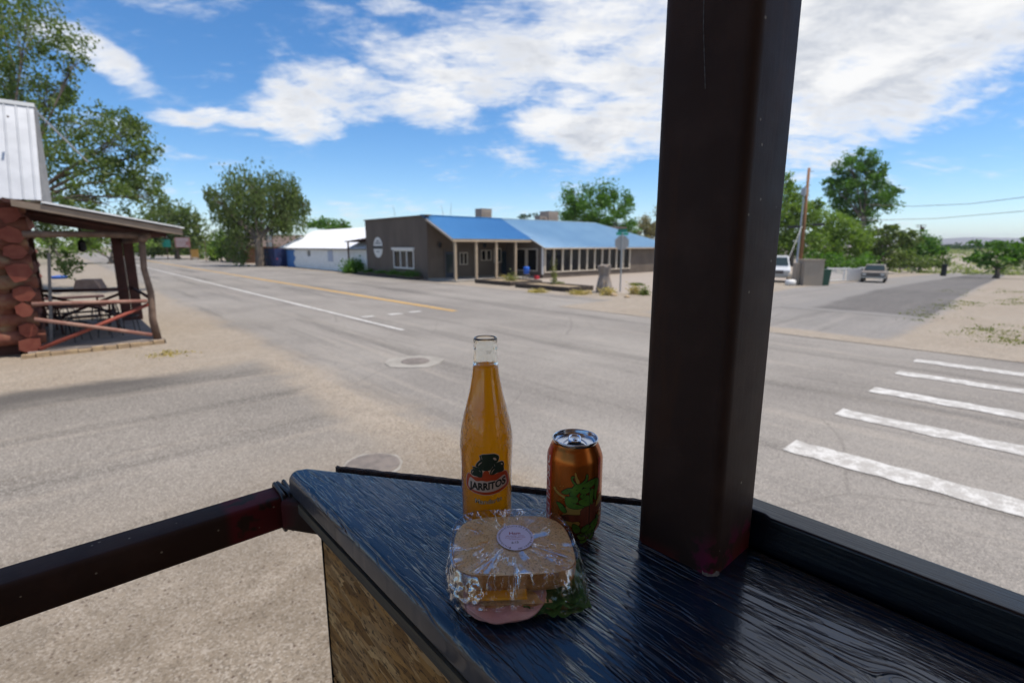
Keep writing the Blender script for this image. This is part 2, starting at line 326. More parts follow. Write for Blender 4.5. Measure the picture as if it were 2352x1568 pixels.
for k, v in _b(L_).items(): M['leaf_' + k] = mat_leaf('leaf_' + k, *v)

# ------------------------------------------------------------------ mesh helpers
class MB:
    def __init__(s): s.v = []; s.f = []
    def add(s, vs, fs):
        o = len(s.v); s.v += [tuple(v) for v in vs]; s.f += [tuple(i + o for i in f) for f in fs]; return s
    def box(s, x0, x1, y0, y1, z0, z1, M_=None, bev=0):
        vs = [Vector((x, y, z)) for z in (z0, z1) for y in (y0, y1) for x in (x0, x1)]
        if M_ is not None: vs = [M_ @ v for v in vs]
        return s.add(vs, [(0, 2, 3, 1), (4, 5, 7, 6), (0, 1, 5, 4), (2, 6, 7, 3), (0, 4, 6, 2), (1, 3, 7, 5)])
    def bar(s, a, b, wx, wz):
        a, b = Vector(a), Vector(b); d = (b - a); L = d.length; q = d.to_track_quat('Y', 'Z').to_matrix().to_4x4(); q.translation = a
        return s.box(-wx / 2, wx / 2, 0, L, -wz / 2, wz / 2, q)
    def tube(s, pts, rs, n=8, cap=True, squash=None):
        pts = [Vector(p) for p in pts]; rs = rs if hasattr(rs, '__len__') else [rs] * len(pts); ring = []; o = len(s.v); prev = None
        for i, p in enumerate(pts):
            d = (pts[min(i + 1, len(pts) - 1)] - pts[max(i - 1, 0)]).normalized()
            if prev is None:
                a = d.orthogonal().normalized()
            else:
                a = (prev - d * prev.dot(d)).normalized()
            prev = a; b = d.cross(a)
            for k in range(n):
                th = 2 * PI * k / n; s.v.append(tuple(p + (a * math.cos(th) + b * math.sin(th)) * rs[i]))
        for i in range(len(pts) - 1):
            for k in range(n):
                k2 = (k + 1) % n; s.f.append((o + i * n + k, o + i * n + k2, o + (i + 1) * n + k2, o + (i + 1) * n + k))
        if cap:
            s.f.append(tuple(o + k for k in reversed(range(n)))); s.f.append(tuple(o + (len(pts) - 1) * n + k for k in range(n)))
        return s
    def lathe(s, prof, n=48, c=(0, 0, 0), close=False):
        o = len(s.v)
        for r, z_ in prof:
            for k in range(n):
                th = 2 * PI * k / n; s.v.append((c[0] + r * math.cos(th), c[1] + r * math.sin(th), c[2] + z_))
        for i in range(len(prof) - 1):
            for k in range(n):
                k2 = (k + 1) % n; s.f.append((o + i * n + k, o + i * n + k2, o + (i + 1) * n + k2, o + (i + 1) * n + k))
        if close: s.f.append(tuple(o + k for k in reversed(range(n)))); s.f.append(tuple(o + (len(prof) - 1) * n + k for k in range(n)))
        return s
    def prism(s, poly, axis, a, b):
        """polygon (2-D) pulled from a to b along axis 'x','y' or 'z'"""
        def P(p, h): return {'x': (h, p[0], p[1]), 'y': (p[0], h, p[1]), 'z': (p[0], p[1], h)}[axis]
        n = len(poly); vs = [P(p, a) for p in poly] + [P(p, b) for p in poly]
        return s.add(vs, [tuple(range(n)), tuple(reversed(range(n, 2 * n)))] + [(i, n + i, n + (i + 1) % n, (i + 1) % n) for i in range(n)])
    def quad(s, a, b, c, d): return s.add([a, b, c, d], [(0, 1, 2, 3)])
    def build(s, name, mat, parent=None, smooth=False, fix=True, bevel=0):
        me = bpy.data.meshes.new(name); me.from_pydata(s.v, [], s.f)
        if fix:
            bm = bmesh.new(); bm.from_mesh(me); bmesh.ops.recalc_face_normals(bm, faces=bm.faces); bm.to_mesh(me); bm.free()
        me.materials.append(mat)
        if smooth: me.shade_smooth()
        o = bpy.data.objects.new(name, me); C.objects.link(o)
        if parent is not None: o.parent = parent
        if bevel:
            md = o.modifiers.new('bevel', 'BEVEL'); md.width = bevel; md.segments = 2; md.limit_method = 'ANGLE'
        return o
def tag(o, label=None, cat=None, group=None, kind=None):
    for k, v in (('label', label), ('category', cat), ('group', group), ('kind', kind)):
        if v: o[k] = v
    return o
def thing(name, label, cat, loc=(0, 0, 0), rz=0, group=None):
    o = bpy.data.objects.new(name, None); C.objects.link(o); o.location = loc; o.rotation_euler = (0, 0, rz); o.empty_display_size = .1
    return tag(o, label, cat, group)
def kids(o): return [c for c in bpy.data.objects if c.parent == o]
def copy_tree(o, loc, rz, label, parent=None):
    c = o.copy(); C.objects.link(c)
    if parent is not None: c.parent = parent
    else: c.location = loc; c.rotation_euler = (0, 0, rz); c['label'] = label
    for ch in kids(o): copy_tree(ch, None, None, None, c)
    return c
def smooth_angle(o, ang=35):
    me = o.data; me.shade_smooth()
    try: me.set_sharp_from_angle(angle=rad(ang))
    except Exception: pass

# ------------------------------------------------------------------ setting: ground, streets, hills
def axis_coords(lo, hi, step, far):
    a = list(np.arange(lo, hi + step / 2, step)); s_ = step; x = hi
    while x < far: s_ *= 1.35; x += s_; a.append(x)
    s_ = step; x = lo; b = []
    while x > -far: s_ *= 1.35; x -= s_; b.append(x)
    return b[::-1] + a
def sheet(name, xs, ys, mat, lift, kind='structure'):
    vs = [(x, y, terr(x, y) + lift) for y in ys for x in xs]; nx = len(xs)
    fs = [(j * nx + i, j * nx + i + 1, (j + 1) * nx + i + 1, (j + 1) * nx + i) for j in range(len(ys) - 1) for i in range(nx - 1)]
    me = bpy.data.meshes.new(name); me.from_pydata(vs, [], fs); me.materials.append(mat); me.shade_smooth()
    o = bpy.data.objects.new(name, me); C.objects.link(o); o['kind'] = kind; return o
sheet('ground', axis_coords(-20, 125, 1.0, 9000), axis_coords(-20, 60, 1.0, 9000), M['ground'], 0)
AR = lambda a, b, s=1.0: list(np.arange(a, b + s / 2, s))
sheet('driveway', AR(-12, 3.6, .7), AR(1.5, 14.0, .9), M['apron'], .016)
sheet('road_apron', AR(-2.0, 7.4, .6), AR(-30, 15.0, 1.0), M['apron2'], .008)
sheet('main_road', AR(1.2, 22.0, .9), AR(-60, 240, 3.0), M['street'], .012)
ob = sheet('cross_road', AR(15.0, 116, 1.0), AR(0, 14, .5), M['cross'], .022)
for v in ob.data.vertices:      # the cross street bears a touch left as it drops
    ny = v.co.y + max(0, v.co.x - 24) * .05; v.co.y = ny; v.co.z = terr(v.co.x, ny) + .022
M['patch'] = mat_asphalt('dark_patch_asphalt', ya=(2.9, 7.2), xa=(22.0, None), base=((.070, .066, .066), (.11, .103, .10)), streak_axis=0, soft=.5, drift=.05, xref=24, cracks=False, under=(.205, .192, .18))
_gs = gravel_nodes
ob = sheet('road_patch', AR(21.5, 110, 1.0), AR(3.3, 7.6, .5), M['patch'], .03)
for v in ob.data.vertices:
    ny = v.co.y + max(0, v.co.x - 24) * .05; v.co.y = ny; v.co.z = terr(v.co.x, ny) + .030
def stripe(name, pts_lo, pts_hi, mat, lift=.020):
    m = MB(); n = len(pts_lo)
    vs = [(p[0], p[1], terr(p[0], p[1]) + lift) for p in pts_lo] + [(p[0], p[1], terr(p[0], p[1]) + lift) for p in pts_hi]
    m.add(vs, [(i, i + 1, n + i + 1, n + i) for i in range(n - 1)]); o = m.build(name, mat, fix=False); return o
def rag(x0, x1, y0, y1, mat, name, amp=.028, n=40):
    ys = np.linspace(y0, y1, n); a = [(x0 + random.uniform(-amp, amp), y) for y in ys]; b = [(x1 + random.uniform(-amp, amp), y) for y in ys]
    return stripe(name, a, b, mat)
tag(rag(7.22, 7.40, 13.0, 230, M['white_line'], 'edge_line', n=80), kind='structure')
tag(rag(10.82, 11.16, 15.6, 230, M['yellow_line'], 'centre_line', n=80), kind='structure')
tag(rag(18.2, 18.3, 14.0, 200, M['faint_line'], 'far_edge_line', n=80), kind='structure')
for i, (x, wd) in enumerate(((6.28, .44), (8.22, .40), (10.0, .40), (11.8, .38), (13.4, .38))):
    o = rag(x, x + wd, 2.1, -6.0, M['white_line'], 'crosswalk_stripe', n=50); o['kind'] = 'structure'
for i, (x, y, wx, wy) in enumerate(((8.6, 16.2, .55, .35), (7.6, 16.25, .45, .28), (9.5, 16.3, .5, .3))):
    o = rag(x, x + wx, y, y + wy, M['white_line'], 'road_marking', n=4); o['kind'] = 'structure'
o = rag(14.9, 15.0, 4.5, 12.5, M['faint_line'], 'road_marking', n=12); o['kind'] = 'structure'
# manholes: pale concrete collar with an iron cover
def manhole(x, y, r, label, cover):
    th = thing('manhole', label, 'manhole', (x, y, 0)); m = MB(); n = 10; rr = [r * (1 + .10 * random.uniform(-1, 1)) for _ in range(n)]
    pts = [(rr[k] * math.cos(2 * PI * k / n + .2), rr[k] * math.sin(2 * PI * k / n + .2)) for k in range(n)]; m.prism(pts, 'z', .0, .024); m.build('collar', M['concrete'] if cover else pm('pale_concrete', (.40, .365, .32), .9, var=(.33, .30, .26), vscale=8), th)
    if cover:
        m = MB(); m.lathe([(.0, .038), (.26, .038), (.28, .036), (.30, .033), (.30, .02)], 32); m.build('cover', M['iron'], th, smooth=False)
manhole(5.42, 9.2, .62, 'pale concrete manhole collar in the street behind the bottle', True)
manhole(2.35, 5.0, .34, 'pale round patch in the gravel just beyond the blue counter tip', True)
# far hills
hm = pm('hill_ground', (.20, .16, .13), 1.0, var=(.15, .12, .10), vscale=.002, coords='Object')
def hills(name, azs, dist, elev, mat):
    m = MB(); n = len(azs); vs = []
    for a, e in zip(azs, elev):
        d = Vector((math.sin(a), math.cos(a), 0)); vs += [tuple(d * (dist * .75) + Vector((0, 0, -4))), tuple(d * dist + Vector((0, 0, e * dist))), tuple(d * (dist * 1.15) + Vector((0, 0, -4)))]
    m.add(vs, [f for i in range(n - 1) for f in ((3 * i, 3 * i + 3, 3 * i + 4, 3 * i + 1), (3 * i + 1, 3 * i + 4, 3 * i + 5, 3 * i + 2))])
    o = m.build(name, mat, smooth=True); o['kind'] = 'structure'
N = 120; azs = np.linspace(rad(45), rad(125), N)
hills('hills', azs, 7800, [.0085 + .0028 * math.sin(a * 9 + 1) + .0012 * math.sin(a * 31) + .0005 * math.sin(a * 83) for a in azs], hm)
hills('distant_plain', azs, 5200, [.0012 + .0006 * math.sin(a * 12) for a in azs], pm('dry_plain', (.42, .33, .25), 1.0, var=(.36, .29, .21), vscale=.003))
hz = MB(); hz.box(-400, 9400, -3000, 8800, -6.5, 140)
hm_ = bpy.data.materials.new('haze_air'); hm_.use_nodes = True; tt = NT(hm_.node_tree)
pv_ = tt.n('ShaderNodeVolumePrincipled'); pv_.inputs['Color'].default_value = (.72, .80, .95, 1); pv_.inputs['Density'].default_value = .00011; pv_.inputs['Anisotropy'].default_value = .2
tt.put(pv_.outputs[0], tt.n('ShaderNodeOutputMaterial').inputs[1])
HAZE = hz.build('haze', hm_); HAZE['kind'] = 'stuff'; HAZE['label'] = 'thin bluish air over the far plain'

# ------------------------------------------------------------------ vegetation
def leaf_mesh(name, P, size, mat, parent, droop=0.0, aspect=1.9):
    n = len(P); P = np.asarray(P, float)
    d = RNG.normal(size=(n, 3)); d[:, 2] -= droop * 2.2; d /= np.linalg.norm(d, axis=1)[:, None]
    e = RNG.normal(size=(n, 3)); e -= (e * d).sum(1)[:, None] * d; e /= np.linalg.norm(e, axis=1)[:, None]
    s_ = size * RNG.uniform(.55, 1.35, size=(n, 1)); a = d * s_ * aspect / 2; b = e * s_ / 2
    V = np.stack([P - a, P + b - a * .1, P + a, P - b - a * .1], axis=1).reshape(-1, 3)
    me = bpy.data.meshes.new(name); me.vertices.add(4 * n); me.vertices.foreach_set('co', V.ravel().astype(np.float32))
    me.loops.add(4 * n); me.loops.foreach_set('vertex_index', np.arange(4 * n, dtype=np.int32))
    me.polygons.add(n); me.polygons.foreach_set('loop_start', np.arange(0, 4 * n, 4, dtype=np.int32))
    me.update(calc_edges=True); me.validate(); me.materials.append(mat)
    o = bpy.data.objects.new(name, me); C.objects.link(o); o.parent = parent; return o
def cloud_pts(c, r, n, sub, droop=0.0, tight=.22, shell=.5):
    """n leaf points round c inside radii r, gathered on sub twigs so that gaps stay open"""
    c = np.array(c); r = np.array(r)
    d = RNG.normal(size=(sub, 3)); d /= np.linalg.norm(d, axis=1)[:, None]
    rr = (shell + (1 - shell) * RNG.random((sub, 1))) ** .7; cen = d * rr
    idx = RNG.integers(0, sub, n); w_ = RNG.uniform(.5, 1.3, (sub, 1))[idx]
    off = np.clip(RNG.normal(size=(n, 3)), -1.9, 1.9) * tight * w_
    if droop: off[:, 2] = off[:, 2] * (1 + droop) - np.minimum(np.abs(RNG.normal(size=n)), 2) * droop * tight
    return c + (cen[idx] + off) * r, c + cen * r * .9
def tree(name, label, base, clumps, mat, leaf=.22, dens=1.0, trunk_r=.3, fork=.35, group=None, droop=0.0, cat='tree', tight=.22, shell=.5, lean=(0, 0), twigs=True, depthspread=.6, seed=None):
    """clumps: (px, py, rx, ry) picture ellipses read at the depth of the trunk, turned into real crown lobes"""
    if seed is not None:
        global RNG; RNG = np.random.default_rng(seed); random.seed(seed)
    base = Vector(base); th = thing(name, label, cat, base, 0, group); D = depth_of(base); k = D / FPX
    P = []; cents = []
    for (px, py, rx, ry) in clumps:
        off = random.uniform(-1, 1) * depthspread * max(rx, ry) * k * .8
        d = FV + RV * ((px - 1176) / FPX) - UV * ((py - 784) / FPX)
        c = Vector((0, 0, EYE)) + d * (D + off) - base
        r = (rx * k, max(rx, ry) * k * .85, ry * k)
        n = int(dens * 3.6 * (rx * ry) * k * k * 3.4 / (leaf * leaf)); n = max(60, min(n, 30000)); sub = max(14, int(n / 60))
        R3 = np.array([[RV.x, Fh.x, 0], [RV.y, Fh.y, 0], [0, 0, 1]])
        pts, cen = cloud_pts((0, 0, 0), r, n, sub, droop, tight, shell)
        P.append(pts @ R3.T + np.array(c)); cents.append((c, r, cen @ R3.T + np.array(c)))
    leaf_mesh('crown', np.concatenate(P), leaf, mat, th, droop)
    H = max(c[0].z for c in cents); tb = MB(); fk = Vector((lean[0], lean[1], max(.6, H * fork)))
    mid = fk * .5 + Vector((random.uniform(-.1, .1), random.uniform(-.1, .1), 0))
    tb.tube([(0, 0, -.2), (0, 0, .15), mid, fk], [trunk_r * 1.35, trunk_r * 1.1, trunk_r * .85, trunk_r * .75], 10)
    for c, r, cen in cents:
        m_ = fk.lerp(c, .5) + Vector((random.uniform(-.3, .3), random.uniform(-.3, .3), random.uniform(0, .4))) * min(1, trunk_r * 3)
        tb.tube([fk * .92, m_, c], [trunk_r * .30, trunk_r * .16, trunk_r * .05], 6, cap=False)
        if twigs:
            for q in cen[::max(1, len(cen) // 12)]:
                tb.tube([m_.lerp(c, random.uniform(.3, 1)), c.lerp(Vector(q), .5) + Vector((0, 0, .1 * r[2])), q], [trunk_r * .05, trunk_r * .035, trunk_r * .015], 4, cap=False)
    tb.build('trunk', M['bark'], th, smooth=True, fix=False)
    return th
def at_depth(px, py, D):
    d = FV + RV * ((px - 1176) / FPX) - UV * ((py - 784) / FPX); return Vector((0, 0, EYE)) + d * D
def on_ground(px, D):
    p = at_depth(px, 565, D); return Vector((p.x, p.y, terr(p.x, p.y)))

# big airy elm behind the log cabin
tree('elm_tree', 'large airy elm with wind-blown branches rising behind the log cabin', on_ground(60, 27),
     [(60, 60, 130, 75), (25, 170, 120, 70), (110, 205, 90, 50), (170, 150, 40, 35), (60, 300, 120, 90), (200, 280, 95, 60), (265, 330, 95, 70), (190, 390, 120, 70), (300, 410, 80, 50),
      (120, 470, 110, 60), (250, 470, 100, 55), (340, 350, 32, 22), (330, 455, 55, 35), (150, 520, 90, 60), (135, 590, 55, 45), (300, 290, 45, 35), (-60, 100, 140, 130), (-50, 300, 130, 120)],
     M['leaf_elm'], leaf=.105, dens=.44, trunk_r=.36, droop=.25, tight=.13, shell=.25, seed=11)
tree('background_tree', 'low olive green tree over the street end, left of the flagpole', on_ground(405, 95),
     [(400, 500, 55, 38), (365, 520, 50, 40), (440, 520, 34, 42), (410, 555, 60, 32), (350, 560, 50, 30), (455, 560, 25, 30)], M['leaf_willow'], leaf=.34, trunk_r=.5, fork=.2, seed=3)
tree('background_tree', 'yellow-green tree seen low between the cabin porch posts', on_ground(250, 70),
     [(250, 555, 60, 28), (170, 560, 60, 30), (300, 545, 40, 30)], M['leaf_olive'], leaf=.3, trunk_r=.4, fork=.2, seed=5)
tree('willow_tree', 'tall round willow-like tree beside the street, left of the white building', (18.2, 66.5, 0),
     [(590, 425, 75, 42), (545, 455, 60, 50), (640, 460, 62, 50), (600, 480, 90, 55), (500, 460, 30, 26), (680, 465, 30, 50), (545, 520, 62, 38), (635, 506, 50, 24), (520, 500, 42, 28), (668, 504, 24, 26), (548, 556, 30, 30), (552, 586, 20, 15), (700, 470, 14, 20), (478, 445, 14, 16), (530, 550, 30, 35)],
     M['leaf_willow'], leaf=.19, dens=.66, trunk_r=.55, fork=.36, droop=1.5, tight=.14, shell=.35, seed=21)
tree('street_bush', 'rounded bright green bush left of the willow-like tree', G(510, 600), [(505, 560, 32, 26), (530, 572, 22, 24), (490, 580, 22, 20), (515, 585, 28, 16)], M['leaf_olive'], leaf=.3, trunk_r=.15, fork=.2, cat='bush', seed=4)
tree('small_tree', 'small flat-topped tree behind the white building roof', on_ground(752, 95), [(725, 516, 24, 12), (755, 512, 26, 14), (785, 516, 24, 12), (755, 522, 45, 10)], M['leaf_cotton'], leaf=.3, trunk_r=.25, fork=.6, seed=8)
tree('broad_tree', 'dense bright green tree rising behind the blue roof', on_ground(1370, 72),
     [(1330, 455, 42, 30), (1385, 450, 42, 30), (1425, 470, 34, 34), (1305, 480, 26, 26), (1370, 485, 62, 36), (1330, 505, 45, 22), (1420, 510, 40, 26), (1395, 530, 50, 22), (1450, 530, 26, 24)],
     M['leaf_cotton'], leaf=.21, dens=.9, trunk_r=.4, fork=.3, tight=.2, shell=.4, seed=31)
tree('shrub_tree', 'greyish half-bare tree at the right end of the blue roof', on_ground(1480, 80), [(1478, 525, 26, 24), (1500, 510, 26, 30), (1465, 545, 22, 16), (1510, 545, 40, 26)], M['leaf_bare'], leaf=.2, dens=.8, trunk_r=.3, fork=.3, seed=9)
tree('roof_shrub', 'dark treetop peeping over the roof beside the grey cooler', on_ground(1215, 90), [(1205, 500, 18, 7), (1245, 495, 20, 8)], M['leaf_dark'], leaf=.25, trunk_r=.2, fork=.6, seed=2)
tall = on_ground(1975, 92)
tree('poplar_tree', 'tallest cottonwood on the right with a wedge-shaped crown', tall,
     [(1990, 365, 26, 26), (1955, 385, 34, 26), (2010, 395, 26, 26), (1920, 410, 24, 22), (1985, 420, 46, 34), (2030, 440, 26, 24), (1930, 440, 34, 28), (2010, 465, 40, 28), (1955, 475, 40, 30), (2052, 440, 16, 14), (1905, 425, 15, 12), (1975, 500, 44, 26)],
     M['leaf_cotton'], leaf=.25, dens=1.25, trunk_r=.55, fork=.42, tight=.19, shell=.4, seed=41)
tree('leafy_tree', 'yellow-green tree between the steel post and the wooden utility pole', on_ground(1820, 66),
     [(1800, 420, 22, 28), (1820, 470, 40, 34), (1850, 500, 42, 32), (1800, 520, 44, 42), (1870, 480, 26, 24), (1840, 560, 52, 36), (1795, 570, 40, 36), (1770, 470, 50, 60), (1740, 540, 60, 60)], M['leaf_olive'], leaf=.21, dens=1.1, trunk_r=.35, fork=.2, tight=.2, shell=.35, seed=42)
tree('leafy_tree', 'broad leafy tree right behind the wooden utility pole', on_ground(1915, 70),
     [(1900, 520, 44, 30), (1940, 530, 44, 30), (1890, 560, 46, 34), (1950, 570, 50, 34), (1920, 600, 60, 22), (1975, 545, 30, 26)], M['leaf_olive'], leaf=.21, dens=1.15, trunk_r=.3, fork=.2, tight=.2, shell=.35, seed=43)
tree('leafy_tree', 'olive green tree behind the parked pickup truck', on_ground(2025, 72),
     [(2010, 560, 44, 30), (2050, 555, 36, 26), (2000, 590, 50, 24), (2050, 590, 42, 24), (2085, 550, 26, 22), (2030, 535, 30, 18)], M['leaf_willow'], leaf=.27, dens=1.15, trunk_r=.3, fork=.2, seed=44)
tree('leafy_tree', 'green tree left of the far power pole beyond the truck', on_ground(2120, 90),
     [(2110, 560, 34, 26), (2135, 565, 30, 24), (2100, 590, 36, 20), (2145, 590, 30, 18), (2160, 575, 16, 14)], M['leaf_cotton'], leaf=.3, dens=1.1, trunk_r=.3, fork=.25, seed=45)
tree('dark_tree', 'dark round tree far off beyond the end of the cross street', on_ground(2195, 190), [(2185, 593, 17, 12), (2205, 592, 18, 13), (2195, 600, 25, 9)], M['leaf_dark'], leaf=.6, trunk_r=.4, fork=.25, seed=46)
tree('roadside_tree', 'open-crowned tree at the right edge beyond the pale lot', G(2287, 640),
     [(2300, 565, 34, 16), (2265, 580, 30, 16), (2245, 598, 28, 14), (2330, 575, 30, 20), (2240, 556, 14, 7), (2290, 600, 42, 18), (2350, 600, 34, 20), (2360, 560, 30, 18)], M['leaf_cotton'], leaf=.24, dens=.95, trunk_r=.28, fork=.25, tight=.2, shell=.35, seed=47)
tree('roadside_tree', 'tree crossing the right edge of the view behind the open-crowned tree', on_ground(2400, 80),
     [(2390, 570, 40, 26), (2370, 600, 40, 20), (2430, 590, 40, 30)], M['leaf_willow'], leaf=.28, trunk_r=.28, fork=.25, seed=48)
# distant brush that nobody could count
def brush(name, label, spots, leaf, mat, per=60, tight=.3, kind='stuff', seed=1):
    global RNG; RNG = np.random.default_rng(seed); P = []
    for (x, y, r, h) in spots:
        n = per; q = RNG.normal(size=(n, 3)) * [r * .45, r * .45, h * .38]; q[:, 2] = np.abs(q[:, 2]); P.append(q + [x, y, terr(x, y)])
    o = leaf_mesh(name, np.concatenate(P), leaf, mat, None); o['kind'] = kind; o['label'] = label; return o
sp = []
random.seed(12)
for i in range(700):
    px = random.uniform(2020, 2480); D = random.uniform(75, 520); p = on_ground(px, D); sp.append((p.x, p.y, .8 + D * .006, .5 + D * .004))
brush('sagebrush', 'low grey-green sagebrush covering the far plain', sp, .30, M['leaf_sage'], 40, seed=3)
sp = []
for i in range(260):
    px = random.uniform(2060, 2560); D = random.uniform(240, 620); p = on_ground(px, D); sp.append((p.x, p.y, 4 + D * .008, 2.0 + D * .004))
tree('hedge_tree', 'low bushy tree closing the gap right of the parked pickup', on_ground(2075, 80),
     [(2060, 600, 34, 16), (2095, 602, 34, 15), (2130, 604, 30, 13), (2155, 602, 20, 12)], M['leaf_willow'], leaf=.24, dens=1.0, trunk_r=.2, fork=.2, seed=61)
tree('hedge_tree', 'dark leafy thicket behind the white lattice fence', on_ground(1925, 62),
     [(1905, 605, 40, 20), (1955, 606, 40, 20), (1990, 600, 34, 20), (1880, 595, 30, 24)], M['leaf_cotton'], leaf=.22, dens=.9, trunk_r=.2, fork=.2, seed=62)
brush('far_wood', 'dark line of far trees below the hills', sp, .9, M['leaf_dark'], 70, seed=4)
sp = []
for i in range(90):
    px = random.uniform(300, 660); D = random.uniform(130, 260); p = on_ground(px, D); sp.append((p.x, p.y, 4, 4.5))
brush('far_wood', 'dull green mass of trees closing the street end', sp, .8, M['leaf_willow'], 110, seed=5)
def tuft(name, label, pos, r, h, mat, n=60, wdt=.02, cat='weed'):
    m = MB()
    for i in range(n):
        a = random.uniform(0, 2 * PI); rr = r * random.random() ** .5 * .5; b = Vector((rr * math.cos(a), rr * math.sin(a), 0)); hh = h * random.uniform(.5, 1.1)
        tip = b + Vector((math.cos(a) * r * random.uniform(.2, .8), math.sin(a) * r * random.uniform(.2, .8), hh)); s_ = Vector((-math.sin(a), math.cos(a), 0)) * wdt
        md_ = b.lerp(tip, .55) + Vector((0, 0, hh * .18)); m.add([b - s_, b + s_, md_ + s_ * .8, md_ - s_ * .8, tip], [(0, 1, 2, 3), (3, 2, 4)])
    o = m.build(name, mat, fix=False); o.location = pos; tag(o, label, cat); return o

# ------------------------------------------------------------------ log cabin on the left
cab = thing('log_cabin', 'red log cabin with steep metal roof at the left edge', 'cabin', (-.9, 15.9, 0))
def CB(m): # world -> cabin local
    m.v = [(v[0] + .9, v[1] - 15.9, v[2]) for v in m.v]; return m
random.seed(5)
def rough_log(a, b, r, n=10, seg=7, jit=.06):
    m = MB(); a, b = Vector(a), Vector(b); pts = [a.lerp(b, i / seg) + Vector((0, 0, random.uniform(-1, 1) * r * jit * 2)) for i in range(seg + 1)]
    m.tube(pts, [r * random.uniform(1 - jit, 1 + jit) for _ in pts], n)
    per = [random.uniform(1 - jit * 1.8, 1 + jit * 1.8) for _ in range(n)]
    for i, v in enumerate(m.v): c_ = pts[i // n]; f_ = per[i % n] * random.uniform(1 - jit * .5, 1 + jit * .5); m.v[i] = tuple(c_ + (Vector(v) - c_) * f_)
    return m
for i in range(8):
    zc_ = .20 + i * .42
    CB(rough_log((-.72, 15.44 + random.uniform(-.1, .12), zc_), (-.72 + random.uniform(-.03, .03), 23, zc_), .180 + random.uniform(-.03, .03), 7, 5, .12)).build('log', M['logend'], cab)
    zc2 = zc_ + .21
    if zc2 < 3.4: CB(rough_log((-9, 15.86, zc2), (-.42 - random.uniform(0, .12), 15.80 + random.uniform(-.03, .03), zc2), .175, 10, 16)).build('log', M['log'], cab, smooth=True)
    if i: CB(rough_log((-9, 15.86, zc_ + .0), (-.92, 15.86, zc_), .155, 10, 16)).build('log', M['log'], cab, smooth=True)
m = MB(); m.box(-9, -.95, 16.0, 23, 0, 3.4); CB(m).build('inner_wall', M['darkwood'], cab)
# steep standing metal front of the roof, with ridges
def corr(p00, p10, p11, p01, n, amp, up, nrib=1):
    """sheet between 4 corners with n narrow ribs across the first edge"""
    p00, p10, p11, p01 = map(Vector, (p00, p10, p11, p01)); up = Vector(up); m = MB(); row = []
    for i in range(n):
        for (f, h) in ((0, 0), (.40, 0), (.46, amp), (.54, amp), (.60, 0)): row.append(((i + f) / n, h))
    row.append((1, 0)); k = len(row)
    vs = [p00.lerp(p10, f) + up * h for f, h in row] + [p01.lerp(p11, f) + up * h for f, h in row]
    m.add(vs, [(j, j + 1, k + j + 1, k + j) for j in range(k - 1)]); return m
CB(corr((-9, 15.42, 3.44), (-.14, 15.42, 3.44), (-.02, 16.25, 5.56), (-9, 16.25, 5.50), 46, .018, (0, -1, .35))).build('roof_sheet', M['galv'], cab, fix=False)
m = MB(); m.box(-9, -.0, 16.21, 16.50, 5.53, 5.61); CB(m).build('ridge_cap', M['whitemetal'], cab)
m = MB(); m.add([(-.13, 15.45, 3.44), (.02, 16.0, 3.40), (.04, 16.45, 5.55), (-.01, 16.27, 5.58), (-.3, 15.5, 3.44), (-.3, 16.4, 5.5)], [(0, 1, 2, 3), (4, 0, 3, 5)]); CB(m).build('gable_trim', M['tarpgrey'], cab)
m = MB(); m.tube([(.3, .05, .018), (.3, .05, .03)], .001); 
m = MB(); m.tube([AY(18, 268, 15.62), AY(18, 268, 15.5)], .022, 8); CB(m).build('roof_vent', M['iron'], cab)
m = MB(); m.tube([(-.02, 16.3, 5.5), AY(202, 372, 20)], .022, 6); tag(m.build('conduit', M['galvpole']), 'thin pale conduit slanting down from the cabin roof corner', 'conduit')
# porch of the cabin
po = thing('cabin_porch', 'open log-post porch with shed roof on the street side of the cabin', 'porch', (.5, 15.5, 0))
def PB(m): m.v = [(v[0] - .5, v[1] - 15.5, v[2]) for v in m.v]; return m
m = MB(); m.prism([(-.75, 3.44), (2.36, 2.86), (2.36, 2.80), (-.75, 3.36)], 'y', 15.0, 21.2); PB(m).build('roof_deck', M['darkwood'], po)
m = MB(); m.prism([(-.15, 3.395), (2.40, 2.905), (2.40, 2.875), (-.15, 3.355)], 'y', 14.92, 21.25); PB(m).build('roof_sheet', M['whitemetal'], po)
m = MB(); m.prism([(-.62, 3.405), (2.36, 2.845), (2.36, 2.71), (-.62, 3.27)], 'y', 14.955, 14.995); PB(m).build('fascia', M['fascia'], po)
for k in range(5):
    y = 16.4 + k * 1.05; m = MB(); m.tube([(-.6, y, 3.24), (2.2, y, 2.72)], .05, 6); PB(m).build('rafter', M['darkwood'], po)
m = MB(); m.tube([(-.55, 15.5, 2.70), (.5, 15.5, 2.72), (1.75, 15.48, 2.70)], [.075, .07, .08], 9); PB(m).build('beam', M['post_wood'], po, smooth=True)
m = MB(); m.tube([(1.58, 15.25, 2.62), (1.58, 21, 2.62)], .09, 9); PB(m).build('beam', M['post_wood'], po, smooth=True)
def crooked(pts, rs): mm = MB(); mm.tube(pts, rs, 10); return mm
PB(crooked([(1.62, 15.5, .10), (1.57, 15.5, .6), (1.60, 15.46, 1.3), (1.53, 15.5, 1.9), (1.57, 15.5, 2.65)], [.095, .085, .075, .07, .075])).build('post', M['post_wood'], po, smooth=True)
for (x, y) in ((1.38, 20.2), (1.66, 20.2)):
    m = MB(); m.box(x - .13, x + .13, y - .09, y + .09, .1, 2.7); PB(m).build('post', M['darkwood'], po)
m = MB(); m.box(-.62, -.5, 20.1, 20.25, .1, 2.9); PB(m).build('post', M['darkwood'], po)
